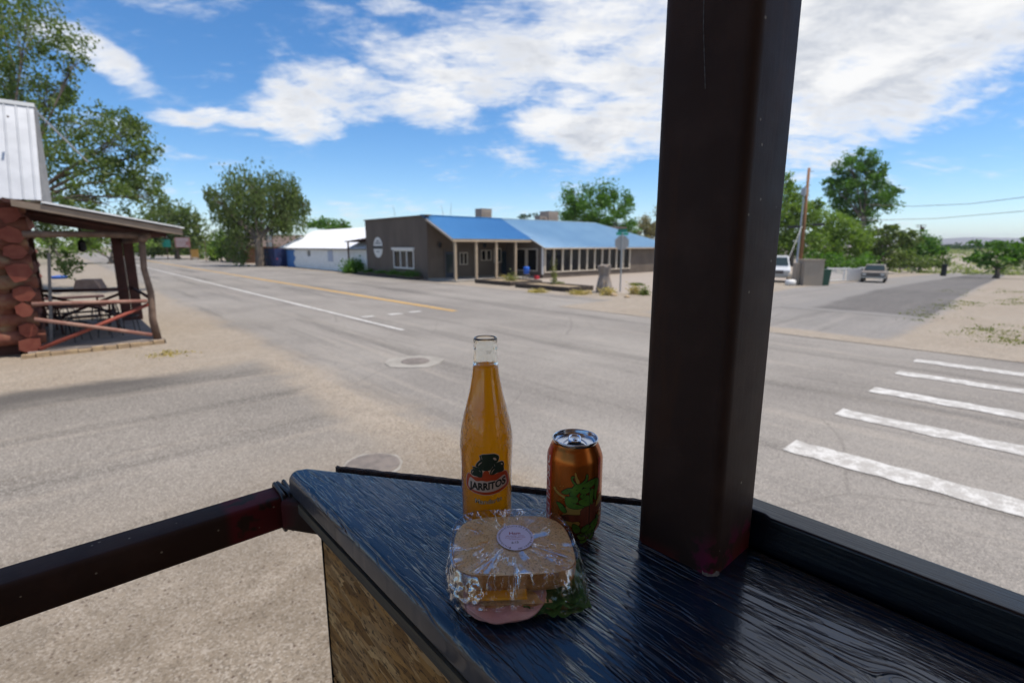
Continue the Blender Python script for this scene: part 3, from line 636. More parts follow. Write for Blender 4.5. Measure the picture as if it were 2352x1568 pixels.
for a, b, r, mt in (((-.6, 15.42, 1.18), (1.50, 15.42, 1.10), .045, 'rail_wood'), ((-.6, 15.42, .84), (1.50, 15.40, .24), .045, 'rail_wood'), ((-.6, 15.46, .15), (1.55, 15.48, 1.02), .045, 'red_wood'),
                    ((-.55, 20.15, 1.15), (1.5, 20.15, 1.10), .05, 'darkwood'), ((-.55, 20.15, 1.05), (1.5, 20.15, .2), .045, 'darkwood'), ((-.55, 20.2, .2), (1.5, 20.2, 1.05), .045, 'darkwood'),
                    ((1.62, 15.6, 1.12), (1.62, 20.1, 1.12), .045, 'darkwood')):
    m = MB(); q = Vector(a).lerp(Vector(b), .5) + Vector((0, 0, random.uniform(-.015, .015))); m.tube([a, q, b], [r, r * .93, r], 9); PB(m).build('rail', M[mt], po, smooth=True)
m = MB(); m.box(-.8, 1.72, 15.35, 21, -.02, .11); PB(m).build('floor', M['porch_floor'], po)
for k in range(11):
    x0 = -.9 + k * .24; m = MB(); q = Matrix.Translation((x0 + .11, 15.28, .05)) @ Matrix.Rotation(random.uniform(-.12, .12), 4, 'Z'); m.box(-.11, .115, -.07, .07, -.07, random.uniform(.02, .06), q)
    PB(m).build('edge_stone', M['stone'], po)
m = MB(); m.box(1.42, 1.76, 15.28, 15.5, 0, .10); PB(m).build('post_footing', M['tie'], po)
m = MB(); q = Matrix.Translation((-.42, 16.1, 0)) @ Matrix.Rotation(rad(6), 4, 'Y'); m.box(-.03, .03, -.12, .12, .12, 2.3, q); tag(m.build('leaning_board', M['tarpgrey']), 'grey weathered board leaning on the cabin wall inside the porch', 'board')
def picnic_table(loc, rz, label):
    th = thing('picnic_table', label, 'table', loc, rz, 'picnic tables on the cabin porch')
    for k in range(4): m = MB(); m.box(-.8, .8, -.36 + k * .185, -.19 + k * .185, .70, .74); m.build('plank', M['darkwood'], th)
    for s_ in (-1, 1): m = MB(); m.box(-.8, .8, s_ * .68 - .12, s_ * .68 + .12, .42, .455); m.build('bench', M['darkwood'], th)
    for x in (-.6, .6):
        for s_ in (-1, 1): m = MB(); m.bar((x, s_ * .25, .70), (x, s_ * .62, 0), .04, .09); m.build('leg', M['darkwood'], th)
        m = MB(); m.box(x - .025, x + .025, -.75, .75, .36, .42); m.build('brace', M['darkwood'], th)
picnic_table((.35, 18.6, .11), .1, 'dark picnic table in the middle of the cabin porch'); picnic_table((.2, 22.8, 0), 0, 'dark picnic table behind the cabin porch rail')
def patio_chair(loc, rz, label):
    th = thing('patio_chair', label, 'chair', loc, rz, 'metal patio chairs on the cabin porch')
    m = MB(); m.tube([(.24 * math.cos(a), .24 * math.sin(a), .45) for a in np.linspace(0, 2 * PI, 17)], .012, 5, cap=False)
    for k in range(7): m.tube([(-.2 + k * .067, -.2, .45), (-.2 + k * .067, .2, .45)], .006, 4)
    m.build('seat', M['wire_metal'], th)
    m = MB(); m.tube([(.22 * math.cos(a), .24 + .05 * math.sin(a), .45 + .42 * math.sin(a)) for a in np.linspace(0, PI, 13)], .012, 5)
    for k in range(5): x = -.16 + k * .08; m.tube([(x, .24, .45), (x, .28, .45 + .42 * math.sqrt(1 - (x / .22) ** 2))], .006, 4)
    m.build('backrest', M['wire_metal'], th)
    for a in (.8, 2.35, 3.93, 5.5): m = MB(); m.tube([(.2 * math.cos(a), .2 * math.sin(a), .45), (.26 * math.cos(a), .26 * math.sin(a), 0)], .012, 5); m.build('leg', M['wire_metal'], th)
    return th
for (x, y, r, l) in ((.1, 16.5, .5, 'round-backed wire chair nearest the crossed front rail, left one'), (.75, 16.7, 2.4, 'round-backed wire chair behind the crossing of the front rails'),
                     (1.2, 17.3, 1.2, 'round-backed wire chair beside the porch corner post'), (-.2, 17.5, 3.2, 'round-backed wire chair beside the grey leaning board')): patio_chair((x, y, .11), r, l)
bx_ = G(205, 668); m = MB(); m.prism([(-.55, 0), (.75, 0), (.50, .62), (-.35, .62)], 'y', -.5, .5); o = m.build('wooden_planter', pm('brown_planter', (.17, .11, .085), .85, var=(.22, .15, .12), vscale=5), bevel=.01); o.location = (bx_.x, bx_.y + .5, 0); o.rotation_euler = (0, 0, -.4); tag(o, 'brown slope-sided wooden planter box seen through the porch', 'planter')
m = MB(); m.lathe([(0, .0), (.45, .02), (.5, .16), (.47, .2), (.0, .26)], 16); o = m.build('blue_tarp_bundle', M['bluecloth']); o.location = G(137, 640); tag(o, 'low blue plastic tub in the shade behind the porch', 'tub')
m = MB(); m.tube([(.5, 18.5, 2.95), (.5, 18.5, 2.62)], .02, 6); m.lathe([(.03, 2.62), (.09, 2.55), (.10, 2.35), (.03, 2.28)], 10, (.5, 18.5, 0)); tag(m.build('hanging_lantern', M['black']), 'black lantern hanging under the cabin porch roof', 'lantern')

# ------------------------------------------------------------------ brown building with the blue roof
BX, BY = 20.0, 31.7
bd = thing('brown_building', 'brown stucco building with blue metal roof across the street', 'building', (BX, BY, 0))
def BB(m): m.v = [(v[0] - BX, v[1] - BY, v[2]) for v in m.v]; return m
RZ = lambda y: 2.97 + .452 * (y - 28.5)
def wall_with_holes(axis, c, a0, a1, z0, z1, holes, th_=.2, sign=1):
    """solid wall in the plane axis=c between a0..a1 with rectangular openings (a,b,z,w)"""
    m = MB(); xs = sorted({a0, a1, *[h[0] for h in holes], *[h[1] for h in holes]}); zs = sorted({z0, z1, *[h[2] for h in holes], *[h[3] for h in holes]})
    for i in range(len(xs) - 1):
        for j in range(len(zs) - 1):
            xm, zm = (xs[i] + xs[i + 1]) / 2, (zs[j] + zs[j + 1]) / 2
            if any(h[0] < xm < h[1] and h[2] < zm < h[3] for h in holes): continue
            if axis == 'y': m.box(xs[i], xs[i + 1], min(c, c + sign * th_), max(c, c + sign * th_), zs[j], zs[j + 1])
            else: m.box(min(c, c + sign * th_), max(c, c + sign * th_), xs[i], xs[i + 1], zs[j], zs[j + 1])
    return m
def weld(o):
    bm = bmesh.new(); bm.from_mesh(o.data); bmesh.ops.remove_doubles(bm, verts=bm.verts, dist=1e-4); bm.to_mesh(o.data); bm.free()
# left facade facing the street
o = BB(wall_with_holes('x', 20.0, 31.7, 41.5, 0, 4.58, [(33.7, 36.6, .82, 2.12)])).build('wall', M['stucco'], bd, fix=False)
m = MB(); m.prism([(31.45, 4.58), (41.6, 4.58), (41.6, 4.66), (31.45, 4.66)], 'x', 19.92, 20.28); BB(m).build('parapet_cap', M['brownroof'], bd)
m = MB(); m.box(20.2, 46, 41.3, 41.5, 0, 4.4); m.box(45.8, 46, 27.9, 41.3, 0, 2.6); BB(m).build('wall', M['stucco'], bd)
m = MB(); m.box(20.2, 46, 33.0, 41.3, 4.3, 4.45); BB(m).build('flat_roof', M['brownroof'], bd)
def window(axis, c, a0, a1, z0, z1, mat, nmul=0, fw=.09, proud=.04, sign=-1, lights=None, curtain=None, sill=False):
    """frame standing proud on the wall, mullions and recessed panes"""
    def bx(m, a, b, zz0, zz1, d0, d1):
        lo, hi = sorted((c + sign * d0, c + sign * d1))
        if axis == 'y': m.box(a, b, lo, hi, zz0, zz1)
        else: m.box(lo, hi, a, b, zz0, zz1)
    m = MB(); bx(m, a0 - fw, a1 + fw, z1, z1 + fw, -.06, proud); bx(m, a0 - fw, a1 + fw, z0 - fw, z0, -.06, proud); bx(m, a0 - fw, a0, z0, z1, -.06, proud - .003); bx(m, a1, a1 + fw, z0, z1, -.06, proud - .003)
    for k in range(nmul): x = a0 + (a1 - a0) * (k + 1) / (nmul + 1); bx(m, x - fw * .45, x + fw * .45, z0, z1, -.05, proud - .006)
    if sill: bx(m, a0 - fw - .12, a1 + fw + .12, z1 + fw + .002, z1 + fw + .17, -.01, proud + .10)
    w_ = BB(m).build('window', mat, bd)
    for k in range(nmul + 1):
        x0 = a0 + (a1 - a0) * k / (nmul + 1); x1 = a0 + (a1 - a0) * (k + 1) / (nmul + 1)
        m = MB(); bx(m, x0, x1, z0, z1, -.04, -.03); BB(m).build('pane', M['pane'], w_)
        if curtain and k in curtain: m = MB(); bx(m, x0, x1, z0, z1, -.16, -.14); BB(m).build('curtain', M[curtain[k]], w_)
window('x', 20.0, 33.7, 36.6, .82, 2.06, M['trimwhite'], 2, fw=.10, curtain={0: 'darkblind', 1: 'trimwhite', 2: 'darkblind'}, sill=True)
m = MB(); m.box(20.3, 20.32, 34.8, 35.5, .9, 1.25); BB(m).build('window_display', M['black'], bd)
# side wall under the roof slope, back wall of the porch
m = MB(); m.prism([(28.7, 2.70), (31.7, 4.30), (31.7, 2.70)], 'x', 20.06, 20.2)
o = BB(wall_with_holes('y', 31.704, 20.2, 27.6, 0, 4.2, [(21.5, 22.45, .0, 2.05), (22.90, 23.58, 1.08, 1.92), (25.0, 25.42, 1.35, 2.1), (25.55, 25.98, 1.35, 2.1), (27.02, 27.68, 0.0, 2.05)])).build('wall', M['stucco2'], bd, fix=False)
window('y', 31.7, 22.92, 23.56, 1.10, 1.90, M['trim'], 1, .07); window('y', 31.7, 25.02, 25.40, 1.37, 2.08, M['trim'], 0, .06); window('y', 31.7, 25.57, 25.96, 1.37, 2.08, M['trim'], 0, .06)
m = MB(); m.box(26.25, 26.35, 31.6, 31.69, 1.2, 2.2); m.box(26.95, 27.0, 31.6, 31.69, 1.2, 2.2); m.box(26.25, 27.0, 31.6, 31.69, 2.2, 2.28); m.box(26.25, 27.0, 31.6, 31.69, 1.12, 1.2); w2 = BB(m).build('window', M['trim'], bd)
m = MB(); m.box(26.35, 26.95, 31.66, 31.69, 1.2, 2.2); BB(m).build('pane', M['carglass'], w2)
for (x0, x1) in ((21.52, 22.43), (27.03, 27.66)):
    m = MB(); m.box(x0, x1, 31.74, 31.80, .12, 2.03); d_ = BB(m).build('door', M['navy'], bd)
    m = MB(); m.box(x0 + .15, x1 - .15, 31.725, 31.738, .45, 1.85); BB(m).build('glass', M['carglass'], d_)
    m = MB(); m.box(x0 - .10, x0 - .025, 31.62, 31.72, .1, 2.12); m.box(x1 + .025, x1 + .10, 31.62, 31.72, .1, 2.12); m.box(x0 - .1, x1 + .1, 31.62, 31.72, 2.12, 2.2); BB(m).build('door_frame', M['stucco'], bd)
for (x, z_) in ((21.0, 2.5), (25.2, 2.5)):
    m = MB(); m.lathe([(.02, .22), (.13, .14), (.12, -.12), (.02, -.2)], 8, (x, 31.5, z_)); m.box(x - .02, x + .02, 31.5, 31.7, z_ + .1, z_ + .14); BB(m).build('wall_lantern', M['black'], bd)
m = MB(); m.box(20.0, 27.6, 28.2, 31.7, -.02, .12); BB(m).build('porch_slab', M['concrete'], bd)
for x in (20.27, 22.08, 23.94, 25.84):
    m = MB(); m.box(x - .075, x + .075, 28.53, 28.68, .12, 2.80); BB(m).build('porch_post', M['porchpost'], bd)
m = MB(); m.box(19.98, 27.4, 28.46, 28.52, 2.74, 2.95); BB(m).build('fascia', M['porchpost'], bd)
m = MB(); m.box(20.0, 27.4, 28.53, 28.70, 2.80, 2.92); BB(m).build('beam', M['porchpost'], bd)
m = MB(); m.prism([(28.46, 2.80), (31.7, 4.26), (31.7, 4.42), (28.46, 2.96)], 'x', 19.90, 19.96); BB(m).build('barge_board', M['porchpost'], bd)
# enclosed room with the long row of windows
wins = [(27.86 + k * .985, 27.86 + (k + 1) * .985) for k in range(11)]
o = BB(wall_with_holes('y', 27.4, 27.6, 46.0, 0, 2.34, [(27.78, 38.75, .50, 2.26)])).build('wall', M['stucco2'], bd, fix=False)
for k in range(12):
    x = 27.78 + k * (38.75 - 27.78) / 11; m = MB(); m.box(x - .075, x + .075, 27.34, 27.46, .50, 2.26); BB(m).build('mullion', M['trim'], bd)
for k in range(11):
    x0 = 27.78 + k * (38.75 - 27.78) / 11; m = MB(); m.box(x0 + .075, x0 + .922, 27.44, 27.455, .5, 2.26); BB(m).build('pane', M['pane'], bd)
m = MB(); m.box(27.7, 38.85, 27.33, 27.40, .42, .50); m.box(27.7, 38.85, 27.345, 27.40, 2.26, 2.33); BB(m).build('window_trim', M['trim'], bd)
o = BB(wall_with_holes('x', 27.6, 27.62, 31.7, 0, 2.34, [(28.0, 30.5, .50, 2.26)])).build('wall', M['stucco2'], bd, fix=False)
m = MB(); m.prism([(27.5, 2.34), (31.7, 2.34), (31.7, 4.2), ], 'x', 27.6, 27.75); BB(m).build('gable_wall', M['stucco2'], bd)
for (y0, y1) in ((28.0, 29.2), (29.3, 30.5)):
    m = MB(); m.box(27.56, 27.62, y0, y0 + .08, .5, 2.26); m.box(27.56, 27.62, y1 - .08, y1, .5, 2.26); m.box(27.56, 27.62, y0 + .08, y1 - .08, 2.18, 2.26); m.box(27.56, 27.62, y0 + .08, y1 - .08, .5, .58); w3 = BB(m).build('window', M['trim'], bd)
    m = MB(); m.box(27.63, 27.64, y0 + .08, y1 - .08, .58, 2.18); BB(m).build('pane', M['pane'], w3)
m = MB(); m.box(27.52, 27.60, 27.35, 27.5, .3, 2.34); BB(m).build('corner_post', M['trimwhite'], bd)
m = MB(); m.box(27.8, 45.8, 31.9, 32.0, 0, 2.4); m.box(27.8, 45.8, 27.7, 31.9, .02, .1); m.box(20.2, 27.4, 32.6, 32.7, 0, 3); BB(m).build('inner_wall', M['stucco'], bd)
# roof: one slope, darker newer sheets on the left, paler sheets on the right with a hip end
def slope(x0, x1, x0t, x1t, y0, y1, n, mat, lift=0.0):
    BB(corr((x0, y0, RZ(y0) + lift), (x1, y0, RZ(y0) + lift), (x1t, y1, RZ(y1) + lift), (x0t, y1, RZ(y1) + lift), n, .075, (0, -.41, .91))).build('roof', mat, bd, fix=False)
slope(19.88, 27.45, 19.88, 27.45, 28.44, 32.2, 26, M['roofblue'])
slope(27.45, 46.6, 27.45, 39.6, 27.0, 32.2, 58, M['roofpale'])
m = MB(); m.box(19.9, 27.45, 28.50, 32.2, 0, 0)
m.v = []; m.f = []; m.add([(19.9, 28.5, RZ(28.5) - .05), (27.45, 28.5, RZ(28.5) - .05), (27.45, 32.2, RZ(32.2) - .05), (19.9, 32.2, RZ(32.2) - .05)], [(0, 1, 2, 3)]); m.add([(27.45, 27.03, RZ(27.03) - .05), (46.5, 27.03, RZ(27.03) - .05), (39.6, 32.2, RZ(32.2) - .05), (27.45, 32.2, RZ(32.2) - .05)], [(0, 1, 2, 3)]); BB(m).build('roof_underside', M['porchpost'], bd, fix=False)
m = MB(); m.prism([(27.0, RZ(27.0) - .08), (27.0, RZ(27.0) + .01), (27.04, RZ(27.04) + .01), (27.04, RZ(27.04) - .08)], 'x', 27.42, 46.5); m.prism([(27.0, RZ(27.0) - .08), (27.0, RZ(27.0)), (28.5, RZ(28.5)), (28.5, RZ(28.5) - .08)], 'x', 27.40, 27.44); BB(m).build('eave_trim', M['porchpost'], bd)
m = MB(); m.add([(46.6, 27.0, RZ(27.0)), (39.6, 32.2, RZ(32.2)), (39.6, 36, RZ(32.2)), (46.6, 41.4, RZ(27.0))], [(0, 3, 2, 1)]); BB(m).build('roof', M['roofpale'], bd, fix=False)
m = MB(); m.bar((19.88, 32.2, RZ(32.2) + .03), (27.45, 32.2, RZ(32.2) + .03), .3, .04); BB(m).build('ridge_cap', pm('blue_cap', (.07, .30, .55), .35), bd)
m = MB(); m.bar((27.45, 32.2, RZ(32.2) + .03), (39.6, 32.2, RZ(32.2) + .03), .3, .04); m.bar((39.6, 32.2, RZ(32.2) + .03), (46.6, 27.0, RZ(27.0) + .03), .3, .04); BB(m).build('ridge_cap', pm('pale_cap', (.42, .50, .52), .4), bd)
m = MB(); m.lathe([(.0, 0), (1.0, 0)], 40)
vs = [(19.95, 39.25 + .78 * math.cos(a), 2.33 + .84 * math.sin(a)) for a in np.linspace(0, 2 * PI, 40, endpoint=False)]
m = MB(); m.add(vs + [(19.995, v[1], v[2]) for v in vs], [tuple(range(40))] + [(i, (i + 1) % 40, 40 + (i + 1) % 40, 40 + i) for i in range(40)]); sg = BB(m).build('oval_sign', M['trimwhite'], bd)
m = MB(); m.box(19.93, 19.947, 38.42, 40.08, 2.22, 2.46); BB(m).build('sign_band', M['black'], sg)
gm = pm('sign_grey', (.12, .13, .15), .6)
m = MB()
for k in range(9): m.box(19.935, 19.948, 38.75 + k * .115, 38.83 + k * .115, 2.62, 2.70 + .12 * (k % 3 == 1)); 
for k in range(5): m.box(19.935, 19.948, 39.0 + k * .11, 39.07 + k * .11, 1.95, 2.03)
for k in range(3): m.box(19.935, 19.948, 39.05 + k * .14, 39.16 + k * .14, 2.80 + .04 * (k == 1), 2.92)
BB(m).build('sign_lettering', gm, sg)
# awning at the far left corner
m = MB(); m.prism([(41.6, 3.05), (46.2, 2.80), (46.2, 2.88), (41.6, 3.15)], 'x', 20.1, 22.3); BB(m).build('side_awning', M['darkwood'], bd)
m = MB(); m.box(20.15, 20.27, 45.6, 45.72, 0, 2.82); BB(m).build('awning_post', M['darkwood'], bd)
def cooler(loc, sx, sy, sz, label, fan=False):
    th = thing('rooftop_cooler', label, 'cooler', loc, 0, 'coolers on the blue roof'); m = MB(); m.box(-sx / 2, sx / 2, -sy / 2, sy / 2, 0, sz); m.build('housing', M['cream'], th, bevel=.02)
    for k in range(6): m = MB(); zz = sz * (.15 + k * .12); m.box(-sx * .4, sx * .4, -sy / 2 - .025, -sy / 2 - .001, zz, zz + sz * .06); m.build('louvre', M['cream'], th)
    m = MB(); m.box(-sx / 2 - .02, sx / 2 + .02, -sy / 2 - .02, sy / 2 + .02, sz + .002, sz + .04); m.build('lid', M['cream'], th)
    if fan:
        m = MB(); m.lathe([(.0, 0), (.25, 0)], 24); m.v = [(v[0], -sy / 2 - .03, v[1] + sz * .5) for v in m.v]; m.build('fan', M['iron'], th, fix=False)
cooler((27.4, 34.4, 4.45), 1.1, .9, 1.05, 'beige box cooler on the left part of the blue roof'); cooler((35.6, 34.6, 4.45), 1.35, 1.2, 1.20, 'tall grey-beige cooler on the right part of the blue roof')
cooler((34.2, 34.3, 4.45), .95, .7, .72, 'low cooler with round fan beside the tall grey-beige cooler', True)
random.seed(3)
def antenna(x, y, h, label):
    m = MB(); m.tube([(0, 0, 0), (.05, 0, h * .5), (.12 * random.choice((-1, 1)), 0, h)], [.025, .02, .01], 5); o = m.build('roof_pipe', M['galvpole']); o.location = (x, y, 4.44); tag(o, label, 'pipe', 'thin pipes above the flat roof')
antenna(21.2, 38.5, 1.3, 'thin bare pipe above the brown left facade'); antenna(24.3, 36, 1.4, 'thin bare pipe just left of the beige roof cooler'); antenna(25.1, 36, 1.6, 'leaning bare pipe beside the beige roof cooler')
m = MB(); m.lathe([(.0, 0), (.20, .02), (.24, .5), (.2, .55), (0, .58)], 20); o = m.build('blue_barrel', M['blue'], smooth=True); o.location = (25.95, 27.5, .38); tag(o, 'round bright blue cooler jug beside the long window row', 'water jug')
m = MB(); m.box(-.2, .2, -.2, .2, .0, .05); [m.box(a * .17 - .02, a * .17 + .02, b * .17 - .02, b * .17 + .02, -.36, 0) for a in (-1, 1) for b in (-1, 1)]; o = m.build('stand', M['iron']); o.location = (25.95, 27.5, .33 - .0); tag(o, 'small metal stand under the blue jug', 'stand')
o.location.z = .36 - .03
m = MB(); m.box(-.16, .16, -.14, .14, 0, .26); o = m.build('red_box', M['red'], bevel=.02); o.location = (26.55, 27.0, 0); tag(o, 'small red box on the ground beside the blue jug', 'box')

# planters, stump, stop sign, weeds by the corner
def planter(x0, x1, y0, y1, label):
    th = thing('planter_bed', label, 'planter', (x0, y0, 0)); X, Y = x1 - x0, y1 - y0
    for (a, b, c, d) in ((0, .2, 0, Y), (X - .2, X, 0, Y), (.2, X - .2, 0, .2), (.2, X - .2, Y - .2, Y)):
        m = MB(); m.box(a, b, c, d, 0, .26); m.build('timber', M['tie'], th, bevel=.015)
    m = MB(); m.box(.2, X - .2, .2, Y - .2, 0, .2); m.build('soil', M['soil'], th)
planter(20.6, 23.4, 23.3, 26.9, 'dark timber bed in front of the building porch'); planter(20.2, 22.3, 18.1, 22.4, 'dark timber bed beside the weathered stump')
planter(19.3, 20.0, 32.3, 42.0, 'long low timber edging bed below the brown left facade')
random.seed(8)
def bushy(name, label, pos, r, h, mat, n, leaf, cat='bush', seed=0):
    global RNG; RNG = np.random.default_rng(seed + 70); th = thing(name, label, cat, pos); q = RNG.normal(size=(n, 3)) * [r * .42, r * .42, h * .3]; q[:, 2] = np.abs(q[:, 2] + h * .35)
    leaf_mesh('foliage', q, leaf, mat, th); m = MB()
    for k in range(6): a = random.uniform(0, 6.28); m.tube([(0, 0, 0), (r * .3 * math.cos(a), r * .3 * math.sin(a), h * .6)], [.012, .006], 4)
    m.build('stems', M['bark'], th); return th
bushy('shrub', 'dark green leafy shrub at the far left corner of the brown building', (20.2, 44.2, 0), 1.3, 1.2, M['leaf_cotton'], 2600, .12, seed=1)
for i, (y, r, h, l) in enumerate(((40.5, .5, .35, 'low dark weed at the left end of the facade bed'), (38.2, .6, .3, 'low dark weed under the oval sign'), (36.0, .7, .4, 'low green weed under the facade window'), (34.3, .6, .35, 'low green weed right of the facade window'), (33.0, .7, .5, 'taller green weed at the building corner'))):
    bushy('weed', l, (19.65, y, .2), r, h, M['leaf_cotton'], 420, .07, 'weed', seed=10 + i)
for i, (px, py, r, h, mt, l) in enumerate(((1174, 652, .55, .7, 'leaf_weed', 'yellow-green weed in the timber bed before the porch'), (1272, 660, .25, 1.6, 'leaf_weed', 'tall thin mullein-like weed stalk in front of the windows'), (1283, 660, .4, .35, 'leaf_weed', 'short weed at the foot of the tall stalk'),
        (1458, 676, .35, .5, 'leaf_dry', 'straw-coloured dry grass clump right of the stop sign pole'), (1480, 678, .3, .4, 'leaf_weed', 'small green weed clump near the steel post edge'), (1395, 678, .45, .4, 'leaf_dry', 'dry grass at the foot of the stump'), (1235, 672, .5, .2, 'leaf_dry', 'flattened dry grass in front of the second timber bed'),
        (1330, 676, .6, .22, 'leaf_dry', 'dry grass between the timber bed and the stump'), (1155, 640, .4, .3, 'leaf_dry', 'dry grass below the middle porch post'), (1462, 655, .5, .15, 'leaf_weed', 'flat green weed patch in the stony yard'))):
    p = G(px, py); bushy('weed', l, p, r, h, M[mt], int(260 + 500 * r), .06, 'weed', seed=30 + i)
st = thing('stump', 'grey weathered petrified tree stump standing beside the stop sign', 'stump', (21.6, 16.8, 0)); m = MB(); ring = 14; rows = 9; random.seed(4)
prof = [random.uniform(.85, 1.15) for _ in range(ring)]
for j in range(rows):
    zz = 1.42 * j / (rows - 1); rr = .42 - .10 * j / (rows - 1) + .05 * math.sin(j)
    for k in range(ring): a = 2 * PI * k / ring; q = rr * prof[k] * random.uniform(.94, 1.06); m.v.append((q * math.cos(a), q * math.sin(a), zz + (random.uniform(-.12, .08) if j == rows - 1 else 0)))
for j in range(rows - 1):
    for k in range(ring): m.f.append((j * ring + k, j * ring + (k + 1) % ring, (j + 1) * ring + (k + 1) % ring, (j + 1) * ring + k))
m.f.append(tuple((rows - 1) * ring + k for k in range(ring))); m.build('stump_body', M['rock'], st)
m = MB(); m.tube([(-.34, -.42, -.05), (-.30, -.40, .35), (-.26, -.38, .62)], [.2, .15, .06], 8); m.build('broken_slab', M['rock'], st)
for i, (px, py, r) in enumerate(((1350, 674, .22), (1410, 680, .18), (1440, 684, .15))):
    m = MB(); m.lathe([(.0, 0), (r, .02), (r * .9, r * .5), (r * .4, r * .8), (0, r * .82)], 7); o = m.build('rock', M['stone']); o.location = G(px, py); tag(o, ('pale rock left of the stump foot', 'pale rock between stump and sign pole', 'small pale rock right of the sign pole')[i], 'rock')
ss_ = thing('stop_sign', 'stop sign seen from behind on a grey pole with street name blades', 'sign', (22.6, 16.5, 0))
m = MB(); m.box(-.03, .03, -.03, .03, 0, 3.15); m.build('pole', M['galvpole'], ss_)
va = YAW + rad(6); rt = Matrix.Rotation(-va, 4, 'Z')
pts = [(.40 * math.cos(PI / 8 + k * PI / 4), 2.62 + .40 * math.sin(PI / 8 + k * PI / 4)) for k in range(8)]
m = MB(); m.prism(pts, 'y', .035, .04); m.v = [tuple(rt @ Vector(v)) for v in m.v]; m.build('sign_plate', M['signback'], ss_)
m = MB(); m.box(-.38, .38, -.01, .01, 3.02, 3.17); m.v = [tuple(rt @ Matrix.Rotation(.5, 4, 'Z') @ Vector(v)) for v in m.v]; m.build('street_blade', M['green_sign'], ss_)
m = MB(); m.box(-.36, .36, -.01, .01, 3.18, 3.33); m.v = [tuple(rt @ Matrix.Rotation(-1.0, 4, 'Z') @ Vector(v)) for v in m.v]; m.build('street_blade', M['green_sign'], ss_)

# ------------------------------------------------------------------ white building and the left street end
wb = thing('white_building', 'long low white building with bright white metal roof', 'building', (20.6, 48, 0))
def WB(m): m.v = [(v[0] - 20.6, v[1] - 48, v[2]) for v in m.v]; return m
WB(wall_with_holes('x', 20.6, 42.4, 66.2, 0, 2.25, [(56.45, 57.35, 1.35, 1.95)])).build('wall', M['whitewall'], wb, fix=False)
m = MB(); m.box(20.82, 21, 56.4, 57.4, 1.3, 2.0); WB(m).build('pane', M['black'], wb)
m = MB(); m.prism([(20.8, 0), (29, 0), (29, 2.2), (25.0, 4.25), (20.8, 2.2)], 'y', 66.0, 66.2); m.prism([(20.8, 0), (29, 0), (29, 2.2), (25.0, 4.25), (20.8, 2.2)], 'y', 42.4, 42.6); m.box(28.9, 29, 42.6, 66, 0, 2.2); WB(m).build('gable_wall', M['whitewall'], wb)
WB(corr((20.3, 42.2, 2.2), (20.3, 66.5, 2.2), (25.0, 66.5, 4.42), (25.0, 42.2, 4.42), 30, .03, (-.4, 0, .9))).build('roof', M['whiteroof'], wb, fix=False)
m = MB(); m.add([(25.0, 42.2, 4.42), (25.0, 66.5, 4.42), (29.4, 66.5, 2.1), (29.4, 42.2, 2.1)], [(0, 1, 2, 3)]); WB(m).build('roof', M['whiteroof'], wb, fix=False)
m = MB(); m.box(20.26, 20.30, 42.2, 66.5, 2.10, 2.22); WB(m).build('eave_trim', M['tarpgrey'], wb)
m = MB(); m.box(20.56, 20.597, 50.3, 51.5, .9, 2.0); WB(m).build('shutter', pm('pale_blue_shutter', (.42, .46, .56), .7), wb)
random.seed(2); pts = [(61.4, 0)] + [(61.6 + .35 * math.sin(k * 1.7) - .04 * k, .3 + k * .28) for k in range(7)] + [(66.2, 2.1), (66.2, 0)]
m = MB(); m.prism(pts, 'x', 20.565, 20.597); WB(m).build('painted_mural', M['mural2'], wb)
m = MB(); m.box(19.2, 20.55, 64.1, 68.4, 0, 2.15); mu = m.build('blue_vestibule', M['mural']); tag(mu, 'dark blue painted shed front at the left end of the white building', 'shed')
m = MB(); [m.box(19.35, 19.43, y, y + .08, 2.15, 4.2) for y in (65.2, 67.6)]; m.box(19.35, 19.43, 65.2, 67.68, 3.9, 4.0); fr = m.build('sign_frame', M['black']); tag(fr, 'dark frame holding white letter boards over the blue shed', 'sign frame')
for k, (y, z_) in enumerate(((65.35, 2.35), (66.5, 2.35), (65.35, 3.1), (66.5, 3.1))): m = MB(); m.box(19.30, 19.34, y, y + .9, z_, z_ + .6); m.build('sign_board', M['trimwhite'], fr)
m = MB(); m.prism([(65.2, 4.2), (67.68, 4.2), (66.4, 5.0)], 'x', 19.33, 19.45); m.build('sign_gable', M['black'], fr)
for i, (px, py, h) in enumerate(((687, 614, 2.0), (766, 613, 2.4), (475, 602, 3.2), (802, 617, 2.2))):
    p = G(px, py); m = MB(); m.tube([(0, 0, 0), (.02, 0, h)], .05, 6); o = m.build('fence_post', M['post_wood']); o.location = p; tag(o, ('thin post in front of the blue shed', 'thin leaning post before the white wall', 'brown post by the white van left of the bush', 'thin post near the awning of the brown building')[i], 'post')
bh = thing('brown_house', 'low brown house with shingled roof behind the willow trunk', 'house', (24, 84, 0))
m = MB(); m.box(-4, 8, -4, 8, 0, 2.3); m.build('wall', M['brownwall'], bh); m = MB(); m.prism([(-4.6, 2.3), (8.6, 2.3), (8.6, 2.4), (2, 4.2), (-4.6, 2.4)], 'y', -4.5, 8.5); m.v = [(v[1], v[0], v[2]) for v in m.v]; m.build('roof', M['brownroof'], bh)
m = MB(); m.box(-4.03, -3.99, -1, 0, .9, 1.9); m.build('window', M['trimwhite'], bh)
m = MB(); m.box(0, .12, 0, 22, 0, .35); o = m.build('low_wall', M['concrete']); o.location = (22.5, 72, 0); tag(o, 'low pale wall beyond the willow trunk', 'wall')
